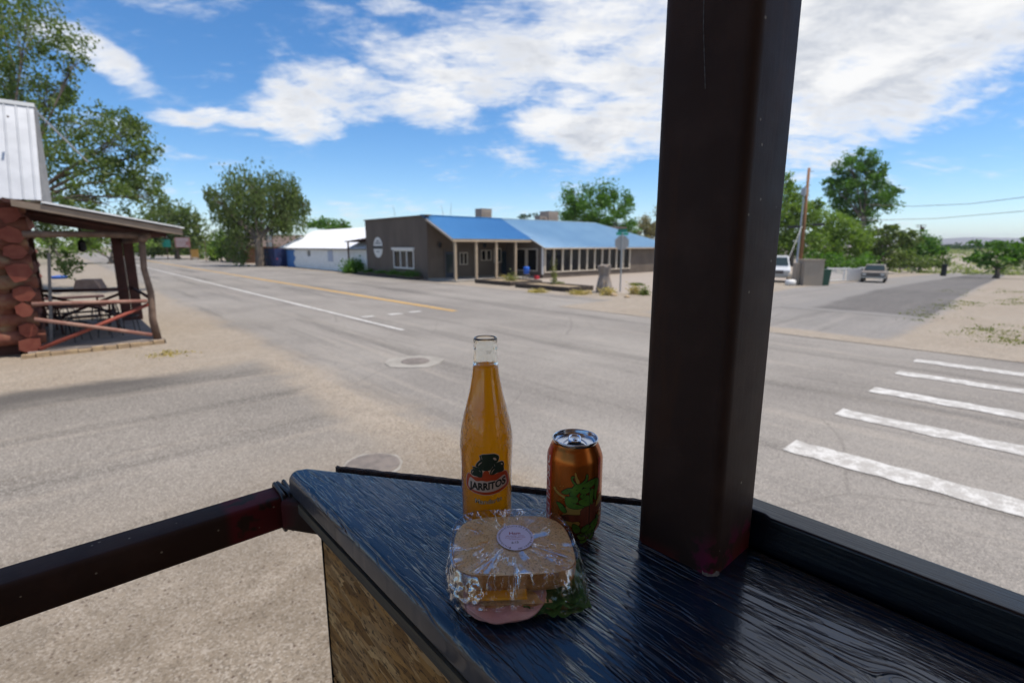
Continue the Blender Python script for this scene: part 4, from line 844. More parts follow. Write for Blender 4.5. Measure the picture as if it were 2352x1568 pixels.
def sign(name, label, px, py, pyb, w_, h_, mat, cat='sign', lines=None, post=2):
    p = G(px, pyb); D = depth_of(p); zc_ = at_depth(px, py, D).z; th = thing(name, label, cat, p, -YAW); m = MB(); m.box(-w_ / 2, w_ / 2, -.03, .03, zc_ - h_ / 2, zc_ + h_ / 2); m.build('panel', mat, th)
    for s_ in ((-1, 1) if post == 2 else (0,)): m = MB(); m.box(s_ * w_ * .42 - .05, s_ * w_ * .42 + .05, .035, .12, 0, zc_ + h_ * .4); m.build('post', M['post_wood'], th)
    if lines:
        for k in range(lines): m = MB(); zz = zc_ + h_ * (.36 - .72 * k / (lines - 1)); m.box(-w_ * .42, w_ * .42 * random.uniform(.5, 1), -.04, -.032, zz - .05, zz + .05); m.build('text_row', M['trimwhite'], th)
    return th
sign('road_sign', 'green road sign facing the street near the cabin eave', 386, 559, 596, 1.6, 1.35, M['green_sign'], post=1)
sign('menu_sign', 'faded red sign with white rows beyond the green road sign', 424, 557, 598, 2.6, 1.7, M['signpink'], lines=5)
sign('information_board', 'ochre yellow board on brown posts by the street end', 449, 582, 597, 1.3, 1.4, M['yellowbox'])
fp = thing('flagpole', 'leaning grey flagpole with a limp striped flag', 'flagpole', G(464, 592)); m = MB(); m.tube([(0, 0, 0), (-.9, 0, 8.6)], [.07, .04], 6); m.build('pole', M['galvpole'], fp)
m = MB()
for k in range(6): m.add([(-.70 + .05 * k + .12 * math.sin(k + j * .8), .05 * math.sin(j + k), 6.9 - .22 * j - .02 * k) for j in range(7) for _ in (0,)] , [])
vs = [(-.72 + .16 * i + .06 * math.sin(j * .9), .10 * math.sin(i * 1.7 + j * .4), 7.2 - .26 * j - .06 * i) for j in range(8) for i in range(5)]
m = MB(); m.add(vs, [(j * 5 + i, j * 5 + i + 1, j * 5 + i + 6, j * 5 + i + 5) for j in range(7) for i in range(4)]); fl = m.build('flag', pm('flag_red_white', (.55, .10, .10), .8, var=(.7, .66, .64), vscale=2.2, stretch=(1, 1, 3)), fp, fix=False)

# ------------------------------------------------------------------ vehicles
def vehicle(name, label, cat, loc, rz, paint, kind='pickup', sc=1.0):
    """front points to local -Y"""
    th = thing(name, label, cat, loc, rz); th.scale = (sc, sc, sc); W = .95
    if kind == 'pickup': body = [(-2.55, .45), (-2.6, .75), (-2.55, 1.02), (-2.35, 1.08), (-1.15, 1.12), (2.6, 1.10), (2.65, .5), (1.9, .42), (-2.0, .42)]; cab_ = [(-1.2, 1.10), (-.65, 1.66), (.35, 1.70), (.65, 1.12)]
    elif kind == 'van': body = [(-2.3, .4), (-2.35, .9), (-2.2, 1.05), (-1.5, 1.15), (2.4, 1.15), (2.45, .45), (1.8, .38), (-1.8, .38)]; cab_ = [(-1.55, 1.13), (-.9, 1.85), (2.2, 1.9), (2.4, 1.13)]
    m = MB(); m.prism(body, 'x', -W, W); m.build('body', paint, th, bevel=.06)
    m = MB(); n = 4; i0 = [(-W + .06, y, z_) for y, z_ in cab_]; vs = [(s_ * (W - (.04 if z_ < 1.3 else .20)), y, z_) for s_ in (-1, 1) for y, z_ in cab_]
    m.add(vs, [(0, 1, 2, 3), (7, 6, 5, 4), (0, 4, 5, 1), (1, 5, 6, 2), (2, 6, 7, 3), (3, 7, 4, 0)]); m.build('cab', paint, th, bevel=.03)
    def lerp(a, b, f): return (a[0] + (b[0] - a[0]) * f, a[1] + (b[1] - a[1]) * f)
    a, b = cab_[0], cab_[1]; l, h = lerp(a, b, .12), lerp(a, b, .9); m = MB(); m.quad((-W + .14, l[0] - .03, l[1] + .03), (W - .14, l[0] - .03, l[1] + .03), (W - .26, h[0] - .03, h[1] + .03), (-W + .26, h[0] - .03, h[1] + .03)); m.build('windshield', M['carglass'], th)
    for s_ in (-1, 1):
        y0, y1 = cab_[0][0], cab_[2][0]; nwin = 1 if kind == 'pickup' else 2
        for k in range(nwin):
            ya = y0 + .45 + k * (y1 - y0 - .4) / nwin; yb = y0 + .35 + (k + 1) * (y1 - y0 - .4) / nwin; zt_ = cab_[1][1] - .12
            m = MB(); m.quad((s_ * (W - .03), ya - .1, 1.18), (s_ * (W - .03), yb, 1.18), (s_ * (W - .17), yb - .05, zt_), (s_ * (W - .17), ya + .22, zt_)); m.build('side_window', M['carglass'], th)
        m = MB(); m.box(s_ * .70 - .14, s_ * .70 + .14, -2.64, -2.585, .74, .92); m.build('headlight', M['headlamp'], th)
        m = MB(); m.box(s_ * (W + .08) - .07, s_ * (W + .08) + .07, -.85, -.78, 1.15, 1.32); m.build('mirror', M['black'], th)
        for y in (-1.65, 1.6):
            m = MB(); m.lathe([(.0, -.1), (.24, -.1), (.34, -.09), (.36, -.05), (.36, .05), (.34, .1), (.0, .1)], 20); m.v = [(s_ * (W - .08) + v[2], y + v[0], .36 + v[1]) for v in m.v]; wh = m.build('wheel', M['tyre'], th, smooth=False)
            m = MB(); m.lathe([(.0, .0), (.19, .0), (.2, -.02)], 16); m.v = [(s_ * (W + .035), y + v[0], .36 + v[1]) for v in m.v]; m.build('rim', M['chrome'], wh, fix=False)
    m = MB(); m.box(-.54, .54, -2.635, -2.60, .70, .94); m.build('grille', M['grille'], th); m = MB(); m.box(-W - .02, W + .02, -2.74, -2.60, .46, .62); m.build('bumper', M['chrome'], th, bevel=.02)
    return th
p = G(2026, 650); vehicle('pickup_truck', 'old faded tan pickup truck parked by the cross street', 'truck', (p.x + 1.2, p.y + .8, p.z), rad(-80), M['carold'], sc=.80)
p = G(1779, 646); vehicle('parked_van', 'white van half hidden by the steel post', 'van', (p.x, p.y, p.z), rad(-70), M['carwhite'], 'van')
p = G(480, 592); vehicle('parked_van', 'white van with bluish front at the far street end', 'van', p, rad(-80), M['carwhite'], 'van')
p = G(388, 590); vehicle('parked_car', 'dark small vehicle below the green road sign', 'car', (p.x - 6, p.y + 10, 0), rad(30), M['black'], 'van', .8)
# utility box, tank, bin, fences, poles on the right
def P2(px, py): return G(px, py)
p = P2(1866, 657); th = thing('utility_box', 'tall tan utility cabinet beside the green bin', 'utility box', p, rad(-42)); m = MB(); m.box(-.62, .62, 0, .8, 0, 1.62); m.build('cabinet', M['tan'], th, bevel=.02); m = MB(); m.box(-.66, .66, -.04, .84, 1.622, 1.68); m.build('lid', M['tan'], th)
m = MB(); m.box(-.95, -.64, .4, .8, 0, 1.45); m.build('side_pillar', M['tan'], th)
p = P2(1889, 656); th = thing('wheelie_bin', 'dark green wheeled bin right of the tan cabinet', 'bin', p, rad(-42)); m = MB(); m.add([(a * (.24 + .05 * z_), b * (.26 + .06 * z_), z_ * .98 + .03) for z_ in (0, 1) for a, b in ((-1, -1), (1, -1), (1, 1), (-1, 1))], [(3, 2, 1, 0), (4, 5, 6, 7), (0, 1, 5, 4), (1, 2, 6, 5), (2, 3, 7, 6), (3, 0, 4, 7)]); m.build('bin_body', M['greenbin'], th)
m = MB(); m.box(-.31, .31, -.36, .34, 1.012, 1.07); m.build('lid', M['greenbin'], th)
p = P2(1830, 652); th = thing('propane_tank', 'cream rounded propane tank left of the tan cabinet', 'tank', G(1826, 652), rad(-42)); th.scale = (.75, .75, .85); m = MB(); m.tube([(-.72, 0, .6), (-.62, 0, .6), (-.45, 0, .6), (.45, 0, .6), (.62, 0, .6), (.72, 0, .6)], [.05, .26, .36, .36, .26, .05], 18); m.build('tank_body', pm('cream_tank', (.62, .52, .38), .4), th, smooth=True)
for x in (-.4, .4): m = MB(); m.box(x - .05, x + .05, -.25, .25, 0, .28); m.build('foot', M['concrete'], th)
p = P2(1815, 656); m = MB(); m.tube([(-.3, 0, .2), (-.25, 0, .2), (.25, 0, .2), (.3, 0, .2)], [.08, .2, .2, .08], 12); o = m.build('gas_bottle', M['trimwhite'], smooth=True); o.location = p; o.rotation_euler = (0, 0, -.7); tag(o, 'small white cylinder lying in front of the cream tank', 'gas bottle')
def run_fence(name, label, a, b, h, mat, pitch, lattice=False):
    a, b = Vector(a), Vector(b); d = b - a; L = d.length; th = thing(name, label, 'fence', a); u_ = d.normalized()
    if lattice:
        m = MB(); n_ = int(L / .28)
        for k in range(-4, n_ + 1):
            for s_ in (1, -1):
                x0, z0, x1, z1 = k * .28, 0, k * .28 + h, h
                if s_ < 0: z0, z1 = h, 0
                if x0 < 0: f = -x0 / (x1 - x0); z0 = z0 + (z1 - z0) * f; x0 = 0
                if x1 > L: f = (L - x0) / (x1 - x0); z1 = z0 + (z1 - z0) * f; x1 = L
                if x1 - x0 > .05: m.bar(u_ * x0 + Vector((0, 0, z0 + .06)), u_ * x1 + Vector((0, 0, z1 + .06)), .02, .05)
        m.build('lattice', mat, th)
    else:
        for k in range(int(L / pitch)): m = MB(); m.bar(u_ * (k * pitch + pitch / 2) + Vector((0, 0, .04)), u_ * (k * pitch + pitch / 2) + Vector((0, 0, h)), .02, pitch * .8); q = m.build('slat', mat, th)
    for zz in (.12, h): m = MB(); m.bar(Vector((0, 0, zz)), d + Vector((0, 0, zz)), .06, .07); m.build('rail', mat, th)
    for k in range(int(L / 2.4) + 1): q = u_ * min(k * 2.4, L); m = MB(); m.bar(q, q + Vector((0, 0, h + .12)), .09, .09); m.build('post', mat, th)
run_fence('lattice_fence', 'white lattice fence between the green bin and the slatted fence', G(1898, 648), G(1944, 647), 1.0, M['trimwhite'], .2, True)
run_fence('slat_fence', 'white slatted fence reaching behind the tan pickup', G(1946, 647), G(1982, 645), 1.0, M['trimwhite'], .22)
p = G(2044, 644); m = MB(); m.box(-.9, .9, 0, .1, 0, 1.0); o = m.build('short_fence', M['trimwhite']); o.location = (p.x + 3, p.y + 2.2, p.z); o.rotation_euler = (0, 0, -.75); tag(o, 'white fence panel just right of the tan pickup', 'fence')
up = thing('utility_pole', 'tall leaning orange-brown wooden utility pole above the tan cabinet', 'utility pole', on_ground(1843, 52)); b_ = up.location; tp = at_depth(1858.5, 386, 52) - b_
m = MB(); m.tube([(0, 0, 0), tp * .5, tp], [.19, .16, .13], 12); m.build('pole', M['polewood'], up, smooth=True); m = MB(); m.bar(tp + Vector((-.1, 0, -.3)), tp + Vector((.45, -.3, -.35)), .06, .06); m.build('bracket', M['galvpole'], up)
mp = thing('metal_mast', 'thin grey metal mast left of the wooden utility pole', 'mast', on_ground(1834, 52)); b2 = mp.location; tp2 = at_depth(1848.5, 428, 52) - b2
m = MB(); m.tube([(0, 0, 0), tp2], [.10, .07], 8); m.build('mast_pole', M['galvpole'], mp); m = MB(); q = at_depth(1846.5, 440, 52) - b2; m.tube([q - Vector((0, 0, .35)), q + Vector((0, 0, .35))], .26, 10); m.build('transformer', M['galvpole'], mp)
for i, (px, py) in enumerate(((1824, 521), (1880, 516))):
    q = at_depth(px, py, 52) - b2; q0 = (tp2 * (q.z / tp2.z)); m = MB(); m.tube([q0, q + Vector((0, 0, .1))], .03, 5); m.build('lamp_arm', M['black'], mp); m = MB(); m.bar(q - RV * .55, q + RV * .55, .35, .22); m.build('lamp_head', M['black'], mp)
m = MB(); m.tube([at_depth(1842, 520, 52), at_depth(1796, 632, 49)], .02, 5); tag(m.build('guy_wire', M['galvpole']), 'pale guy wire slanting down left of the metal mast', 'wire')
dp = thing('power_pole', 'small dark power pole with cross arm beyond the trees', 'utility pole', on_ground(2116, 110)); q = at_depth(2116, 516, 110) - dp.location
m = MB(); m.tube([(0, 0, 0), q], [.17, .13], 8); m.build('pole', M['darkwood'], dp)
for f, L in ((.985, 1.1), (.93, 1.0)): m = MB(); m.bar(q * f - RV * L, q * f + RV * L, .12, .12); m.build('cross_arm', M['darkwood'], dp)
m = MB(); m.tube([q * .85 + RV * .35 - Vector((0, 0, .5)), q * .85 + RV * .35 + Vector((0, 0, .5))], .3, 8); m.build('transformer', M['darkwood'], dp)
def wire(name, label, pts): m = MB(); m.tube(pts, .028, 5); tag(m.build(name, M['iron']), label, 'wire', 'overhead wires')
wire('overhead_wire', 'upper overhead wire at the right', [at_depth(1990, 470, 60), at_depth(2100, 474, 60), at_depth(2230, 468, 52), at_depth(2352, 453, 45), at_depth(2600, 405, 36)])
wire('overhead_wire', 'lower overhead wire at the right', [at_depth(1990, 506, 60), at_depth(2150, 502, 58), at_depth(2352, 485, 46), at_depth(2600, 452, 38)])
p = G(2134, 634); sign('rust_sign', 'small rusty red board beyond the truck', 2134, 619, 630, 1.5, .75, M['rust'])
p = G(2166, 634); m = MB(); m.tube([(0, 0, 0), (0, 0, 1.5)], [.32, .28], 10); o = m.build('dark_post', M['black']); o.location = p; tag(o, 'short thick dark post at the end of the cross street', 'post')
# weeds on the pale lot at the right
sp = []
random.seed(77)
for (px, py, n, wx, wy) in ((2290, 668, 14, 60, 3), (2345, 690, 10, 25, 3), (2165, 705, 20, 30, 14), (2230, 698, 10, 30, 3), (2300, 770, 16, 40, 8), (2335, 700, 8, 20, 3), (2120, 725, 12, 25, 8), (2250, 760, 8, 30, 5), (2340, 790, 8, 20, 6)):
    for i in range(n): p = G(px + random.gauss(0, wx), py + random.gauss(0, wy)); sp.append((p.x, p.y, .45, .05))
brush('ground_weeds', 'patches of low yellow-green weeds on the pale lot at the right', sp, .035, M['leaf_weed'], 55, seed=9)
# dry tuft near the cabin post
bushy('weed', 'brown flattened dry weeds on the dirt in front of the cabin porch corner', G(385, 815), .5, .06, M['leaf_dry'], 180, .04, 'weed', seed=90)
# twigs and leaf litter on the gravel below the counter
random.seed(6)
m = MB()
for (px, py, n) in ((515, 1455, 5), (500, 1500, 7), (400, 1525, 5), (470, 1540, 4)):
    for i in range(n):
        p = G(px + random.gauss(0, 12), py + random.gauss(0, 14)); a = random.uniform(0, PI); L = random.uniform(.01, .035); d = Vector((math.cos(a), math.sin(a), 0)); e = Vector((-d.y, d.x, 0)) * .005; z0 = Vector((0, 0, .006))
        m.add([p - d * L + z0, p - e + z0 * 2, p + d * L + z0 * 1.5, p + e + z0], [(0, 1, 2, 3)])
tag(m.build('leaf_litter', pm('dry_leaf_litter', (.36, .17, .08), .8)), 'dry reddish leaf litter on the gravel below the counter', kind='stuff')

#@@FOREGROUND@@
# ------------------------------------------------------------------ the porch we stand on (behind and above the view)
ZT = EYE - .345
M['porchboard'] = pm('warm_pine_boards', (.50, .32, .18), .7, var=(.42, .26, .14), vscale=3, stretch=(4, .4, 4))
ps = thing('store_porch', 'roofed wooden porch that shades the blue counter in the foreground', 'porch', (-.5, -1, 0))
def SB(m): m.v = [(v[0] + .5, v[1] + 1, v[2]) for v in m.v]; return m
m = MB(); m.box(-3.2, 1.60, -2.6, 1.00, 3.98, 4.10); SB(m).build('roof_panel', M['porchboard'], ps)
m = MB(); m.box(-3.2, .80, -2.6, .80, .95, 1.06); SB(m).build('deck', M['porchboard'], ps)
m = MB(); m.box(-3.2, .80, -2.85, -2.65, 0, 3.97); SB(m).build('back_wall', M['porchboard'], ps)
for x in (-3.1, -.9): m = MB(); m.box(x - .05, x + .05, -2.4, -2.3, 1.06, 3.97); SB(m).build('roof_post', M['darkwood'], ps)

def mat_tabletop():
    m = bpy.data.materials.new('glossy_navy_painted_wood'); m.use_nodes = True; t = NT(m.node_tree)
    P = t.n('ShaderNodeTexCoord').outputs['Object']; x, y, z_ = t.sep(P)     # grain runs along local y
    wv = t.noise(t.scale(P, (1, .35, 1)), 7.0, 3, .5); g = t.m('ADD', x, t.m('MULTIPLY', t.m('SUBTRACT', wv, .5), .014))
    for (kx, ky, R, el_) in ((.455, .045, .020, 1.0), (.36, -.03, .034, .55), (.455, .44, .012, 1.1), (.30, -.22, .03, .6)):
        dx = t.m('SUBTRACT', x, kx); dy = t.m('MULTIPLY', t.m('SUBTRACT', y, ky), el_)
        d2 = t.m('ADD', t.m('MULTIPLY', dx, dx), t.m('MULTIPLY', dy, dy))
        push = t.m('DIVIDE', t.m('MULTIPLY', dx, R * R), t.m('ADD', d2, R * R * .35)); g = t.m('SUBTRACT', g, push)
    gv = t.comb(g, t.m('MULTIPLY', y, .045), 0.0)
    a = t.noise(gv, 52, 3, .6); b = t.noise(gv, 230, 2, .5); c_ = t.noise(t.comb(g, t.m('MULTIPLY', y, .10), 3.0), 150, 2, .5)
    ridge = t.m('ABSOLUTE', t.m('SUBTRACT', a, .5)); groove = t.ss(ridge, .0, .035)
    groove2 = t.ss(t.m('ABSOLUTE', t.m('SUBTRACT', c_, .5)), .0, .05)
    h = t.m('ADD', t.m('MULTIPLY', groove, .80), t.m('ADD', t.m('MULTIPLY', b, .20), t.m('MULTIPLY', groove2, .22)))
    h = t.m('ADD', h, t.m('MULTIPLY', a, .22)); h = t.m('ADD', h, t.m('MULTIPLY', t.noise(P, 420, 3), .05))
    bs = t.n('ShaderNodeBsdfPrincipled')
    c = t.mix(t.ss(t.noise(P, 6, 4), .35, .65), (.004, .012, .026), (.006, .019, .040)); c = t.mix(t.m('MULTIPLY', t.m('SUBTRACT', 1.0, groove), .8), c, (.002, .006, .016))
    wear = t.m('MULTIPLY', t.ss(t.noise(P, 55, 5, .7), .66, .75), t.ss(b, .5, .62)); c = t.mix(t.m('MULTIPLY', wear, .25), c, (.05, .06, .075))
    t.put(c, bs.inputs['Base Color']); t.put(t.m('ADD', t.m('MULTIPLY', t.noise(P, 30, 4), .16), t.ss(z_, ZT - .003, ZT - .012, .07, .45)), bs.inputs['Roughness']); bs.inputs['Specular IOR Level'].default_value = .8; bs.inputs['Coat Weight'].default_value = .15; bs.inputs['Coat Roughness'].default_value = .12
    nrm_ = t.bump(h, .75, .0017); t.put(nrm_, bs.inputs['Normal']); t.put(nrm_, bs.inputs['Coat Normal']); t.put(bs.outputs[0], t.n('ShaderNodeOutputMaterial').inputs[0]); return m
def mat_osb():
    m = bpy.data.materials.new('oriented_strand_board'); m.use_nodes = True; t = NT(m.node_tree); P = t.n('ShaderNodeTexCoord').outputs['Object']
    px = t.comb(t.sep(P)[1], t.sep(P)[2], 0.0); c = (.20, .125, .055); h = None
    for i, (ang, sc, a, b) in enumerate(((.1, 80, (.15, .075, .026), (.56, .33, .125)), (1.35, 66, (.12, .056, .018), (.50, .28, .10)), (-.95, 74, (.18, .09, .033), (.66, .42, .175)), (.65, 62, (.11, .048, .013), (.50, .26, .072)))):
        mp_ = t.n('ShaderNodeMapping'); t.put(px, mp_.inputs[0]); mp_.inputs['Rotation'].default_value = (0, 0, ang); mp_.inputs['Location'].default_value = (i * 3.1, i * 1.7, 0); mp_.inputs['Scale'].default_value = (.34, 1.5, 1)
        v = t.n('ShaderNodeTexVoronoi'); t.put(mp_.outputs[0], v.inputs['Vector']); v.inputs['Scale'].default_value = sc
        k = t.sep(v.outputs['Color']); grain = t.noise(t.scale(mp_.outputs[0], (.6, 9, 1)), 60, 2)
        col = t.mix(t.m('ADD', t.m('MULTIPLY', k[1], .7), t.m('MULTIPLY', grain, .3)), a, b)
        f = 1.0 if i == 0 else t.ss(k[0], .52, .55); c = t.mix(f, c, col) if i else col
        hh = t.m('MULTIPLY', k[0], 1.0 + .4 * i); h = hh if h is None else t.m('ADD', t.m('MULTIPLY', h, .5), t.m('MULTIPLY', hh, .6))
    dk = t.noise(t.scale(px, (1, 3, 1)), 60, 4, .7); c = t.mix(t.m('MULTIPLY', t.ss(dk, .53, .62), .85), c, (.03, .018, .01))
    bs = surf(t, c, h, .75, .5, .0012); return m
def mat_steel(rail=False):
    m = bpy.data.materials.new('dark_brown_painted_rail' if rail else 'dark_brown_painted_steel'); m.use_nodes = True; t = NT(m.node_tree); P = t.n('ShaderNodeTexCoord').outputs['Object']; x, y, z_ = t.sep(P)
    c = t.mix(t.ss(t.noise(P, 14, 4), .4, .65), (.034, .018, .013), (.046, .025, .018))
    pr_ = t.m('MULTIPLY', t.ss(t.noise(P, 22, 4, .6), .46, .54), t.ss(t.m('ADD', z_, t.m('MULTIPLY', x, -.25)), ZT - .10, ZT - .13)); c = t.mix(t.m('MULTIPLY', pr_, 0.0 if rail else .9), c, (.13, .022, .018))
    if rail: pr_ = t.m('MULTIPLY', t.ss(t.noise(P, 30, 3, .5), .38, .46), t.m('MULTIPLY', t.ss(x, -.07, -.055), t.ss(x, .03, .0))); c = t.mix(t.m('MULTIPLY', pr_, .9), c, (.10, .012, .016))
    pk = t.m('MULTIPLY', t.ss(t.noise(P, 34, 3, .6), .5, .58), t.m('MULTIPLY', t.ss(z_, ZT + .055, ZT + .01), t.ss(y, .26, .212))); c = t.mix(t.m('MULTIPLY', pk, 0.0 if rail else .8), c, (.17, .012, .05))
    rs = t.m('MULTIPLY', t.ss(t.noise(t.scale(P, (1, 1, .12)), 30, 4), .58, .72), .5); c = t.mix(rs, c, (.055, .024, .012))
    v = t.n('ShaderNodeTexVoronoi'); t.put(P, v.inputs['Vector']); v.inputs['Scale'].default_value = 130
    spk = t.m('MULTIPLY', t.ss(t.sep(v.outputs['Color'])[0], .965, .97), t.ss(v.outputs['Distance'], .22, .15)); c = t.mix(t.m('MULTIPLY', spk, .6), c, (.32, .27, .2))
    bs = t.n('ShaderNodeBsdfPrincipled'); t.put(c, bs.inputs['Base Color']); t.put(t.m('ADD', .50, t.m('MULTIPLY', t.noise(P, 40, 4), .15)), bs.inputs['Roughness']); bs.inputs['Specular IOR Level'].default_value = .13
    h = t.m('ADD', t.noise(P, 900, 2), t.m('MULTIPLY', t.noise(t.scale(P, (1, 1, .15)), 160, 3), 1.0)); t.put(t.bump(h, .35, .0006), bs.inputs['Normal']); t.put(bs.outputs[0], t.n('ShaderNodeOutputMaterial').inputs[0]); return m
M['table'] = mat_tabletop(); M['osb'] = mat_osb(); M['steel'] = mat_steel(); M['railsteel'] = mat_steel(True)
M['lip'] = pm('dark_navy_board', (.003, .0045, .008), .30, var=(.005, .008, .014), vscale=5, bump=.10, bscale=30, stretch=(8, .5, 8))
M['roofedge'] = pm('brown_asphalt_strip', (.055, .036, .032), .9, var=(.09, .06, .05), vscale=60, bump=.8, bscale=200)
M['rawedge'] = pm('raw_wood_edge', (.12, .095, .055), .85, var=(.05, .04, .028), vscale=30, stretch=(1, .1, 1.5), bump=.5, bscale=60)

# counter: plank along Y, cut off diagonally at the far end
ct = thing('bar_counter', 'glossy navy painted wooden bar counter with a pointed corner', 'counter', (0, 0, 0))
TH = .040
outline = [(.228, .778), (.236, .782), (.255, .776), (.556, .350), (.566, .335), (.566, -1.2), (.222, -1.2), (.222, .768)]
def slab(poly, z0, z1, name, mat, parent, bev, seg=3):
    bm = bmesh.new(); vs = [bm.verts.new((x, y, z1)) for x, y in poly]; f = bm.faces.new(vs); 
    if f.normal.z < 0: f.normal_flip()
    f.normal_update()
    r = bmesh.ops.extrude_face_region(bm, geom=[f]); [setattr(v.co, 'z', z0) for v in r['geom'] if isinstance(v, bmesh.types.BMVert)]
    bmesh.ops.recalc_face_normals(bm, faces=bm.faces)
    me = bpy.data.meshes.new(name); bm.to_mesh(me); bm.free(); me.materials.append(mat); o = bpy.data.objects.new(name, me); C.objects.link(o); o.parent = parent
    if bev: md = o.modifiers.new('bevel', 'BEVEL'); md.width = bev; md.segments = seg; md.limit_method = 'ANGLE'; md.angle_limit = rad(50); me.shade_smooth(); wn = o.modifiers.new('wn', 'WEIGHTED_NORMAL')
    return o
slab(outline, ZT - TH, ZT, 'tabletop', M['table'], ct, .012, 5)
m = MB(); m.box(.2235, .2275, -1.2, .74, ZT - TH - .016, ZT - TH - .001); m.build('lower_board', M['rawedge'], ct)
m = MB(); m.prism([(.228, -1.2), (.560, -1.2), (.560, .325), (.262, .735), (.228, .735)], 'z', ZT - TH - .016, ZT - TH - .001); m.build('subtop', M['rawedge'], ct)
# dark strip along the diagonal far edge
m = MB(); a = Vector((.285, .742)); b = Vector((.560, .352)); d = (b - a).normalized(); nrm = Vector((-d.y, d.x)); nrm = nrm if nrm.x > 0 else -nrm; random.seed(2)
n_ = 60; vs = []
for i in range(n_ + 1):
    q = a.lerp(b, i / n_); w_ = .0055 + random.uniform(-.0012, .0012); e = random.uniform(-.0008, .0008)
    vs += [(q.x + nrm.x * e, q.y + nrm.y * e, ZT - .03), (q.x + nrm.x * (e), q.y + nrm.y * e, ZT + .0004 + e * .3), (q.x + nrm.x * w_, q.y + nrm.y * w_, ZT + .0004 + e * .3), (q.x + nrm.x * w_, q.y + nrm.y * w_, ZT - .03)]
m.add(vs, [(4 * i + k, 4 * i + 4 + k, 4 * i + 4 + (k + 1) % 4, 4 * i + (k + 1) % 4) for i in range(n_) for k in range(4)]); m.build('edge_strip', M['roofedge'], ct)
# raised lip board on the right of the post
o = slab([(.573, .30), (.606, .30), (.606, -1.2), (.568, -1.2), (.568, .196), (.573, .204)], ZT - .07, ZT + .040, 'lip_board', M['lip'], ct, .0035)
# osb front under the counter, a gap between two sheets
m = MB(); ne = 60; ys = [.692 + random.uniform(-.0012, .0012) for _ in range(ne + 1)]; zs = list(np.linspace(1.79, ZT - TH - .018, ne + 1))
vs = [(x_, ys[i], zs[i]) for x_ in (.240, .252) for i in range(ne + 1)] + [(x_, -1.2, z_) for x_ in (.240, .252) for z_ in (zs[0], zs[-1])]
k = ne + 1; A, Bt = 2 * k, 2 * k + 1; A2, B2 = 2 * k + 2, 2 * k + 3
m.add(vs, [tuple(range(k)) + (Bt, A), tuple(reversed(range(k, 2 * k))) + (A2, B2)] + [(i, i + 1, k + i + 1, k + i) for i in range(ne)] + [(0, A, A2, k), (ne, 2 * k - 1, B2, Bt)]); m.build('strand_board', M['osb'], ct)
m = MB(); m.box(.240, .252, -1.2, .692, 1.06, 1.783); m.build('strand_board', M['osb'], ct)
m = MB(); m.box(.253, .27, -1.2, .685, 1.06, 2.04); m.build('backing_board', M['black'], ct)
# painted edge of the board
m = MB(); m.box(.2385, .2530, .6935, .6955, 1.06, 2.04); m.build('board_edge', M['black'], ct)

# square steel post
def rounded_sq(h, r, n=6):
    out = []
    for cx, cy, a0 in ((h - r, h - r, 0), (-h + r, h - r, PI / 2), (-h + r, -h + r, PI), (h - r, -h + r, 1.5 * PI)):
        for k in range(n + 1): a = a0 + PI / 2 * k / n; out.append((cx + r * math.cos(a), cy + r * math.sin(a)))
    return out
pst = thing('steel_post', 'thick dark brown square steel post standing on the blue counter', 'post', (.5215, .2605, 0))
m = MB(); sq = rounded_sq(.0485, .0125); m.prism(sq, 'z', 1.06, 3.975); o = m.build('tube', M['steel'], None); smooth_angle(o, 30)
me = o.data
for v in me.vertices: v.co.x += .5215; v.co.y += .2605
o.parent = pst; o.matrix_parent_inverse = Matrix.Translation((-.5215, -.2605, 0))
m = MB(); random.seed(9); r2 = [(x * 1.035 + random.uniform(-.0012, .0012), y * 1.035 + random.uniform(-.0012, .0012)) for x, y in sq if x < .03 and y < .03]
n_ = len(r2); vs = [(x, y, ZT + .0005) for x, y in r2] + [(x * .95, y * .95, ZT + random.uniform(.0015, .006)) for x, y in r2]; m.add(vs, [(i, i + 1, n_ + i + 1, n_ + i) for i in range(n_ - 1)]); m.build('sealant', pm('old_caulk', (.30, .27, .23), .8, var=(.03, .02, .02), vscale=60), pst, fix=False)
m = MB(); m.tube([(.012, -.0492, ZT + .83), (.012, -.0480, ZT + .83)], .0022, 10); m.build('screw_hole', M['black'], pst)
sm = pm('pale_scratch', (.10, .095, .09), .7, var=(.03, .022, .02), vscale=300)
m = MB(); pts = [(-.0488, .008, ZT + .66), (-.0488, .006, ZT + .60), (-.0488, .003, ZT + .545), (-.0488, -.003, ZT + .49)]
for i in range(3): a, b = Vector(pts[i]), Vector(pts[i + 1]); m.add([a + Vector((0, -.0004, 0)), a + Vector((0, .0004, 0)), b + Vector((0, .0004, 0)), b + Vector((0, -.0004, 0))], [(0, 1, 2, 3)])
m.build('scratch', sm, pst, fix=False)

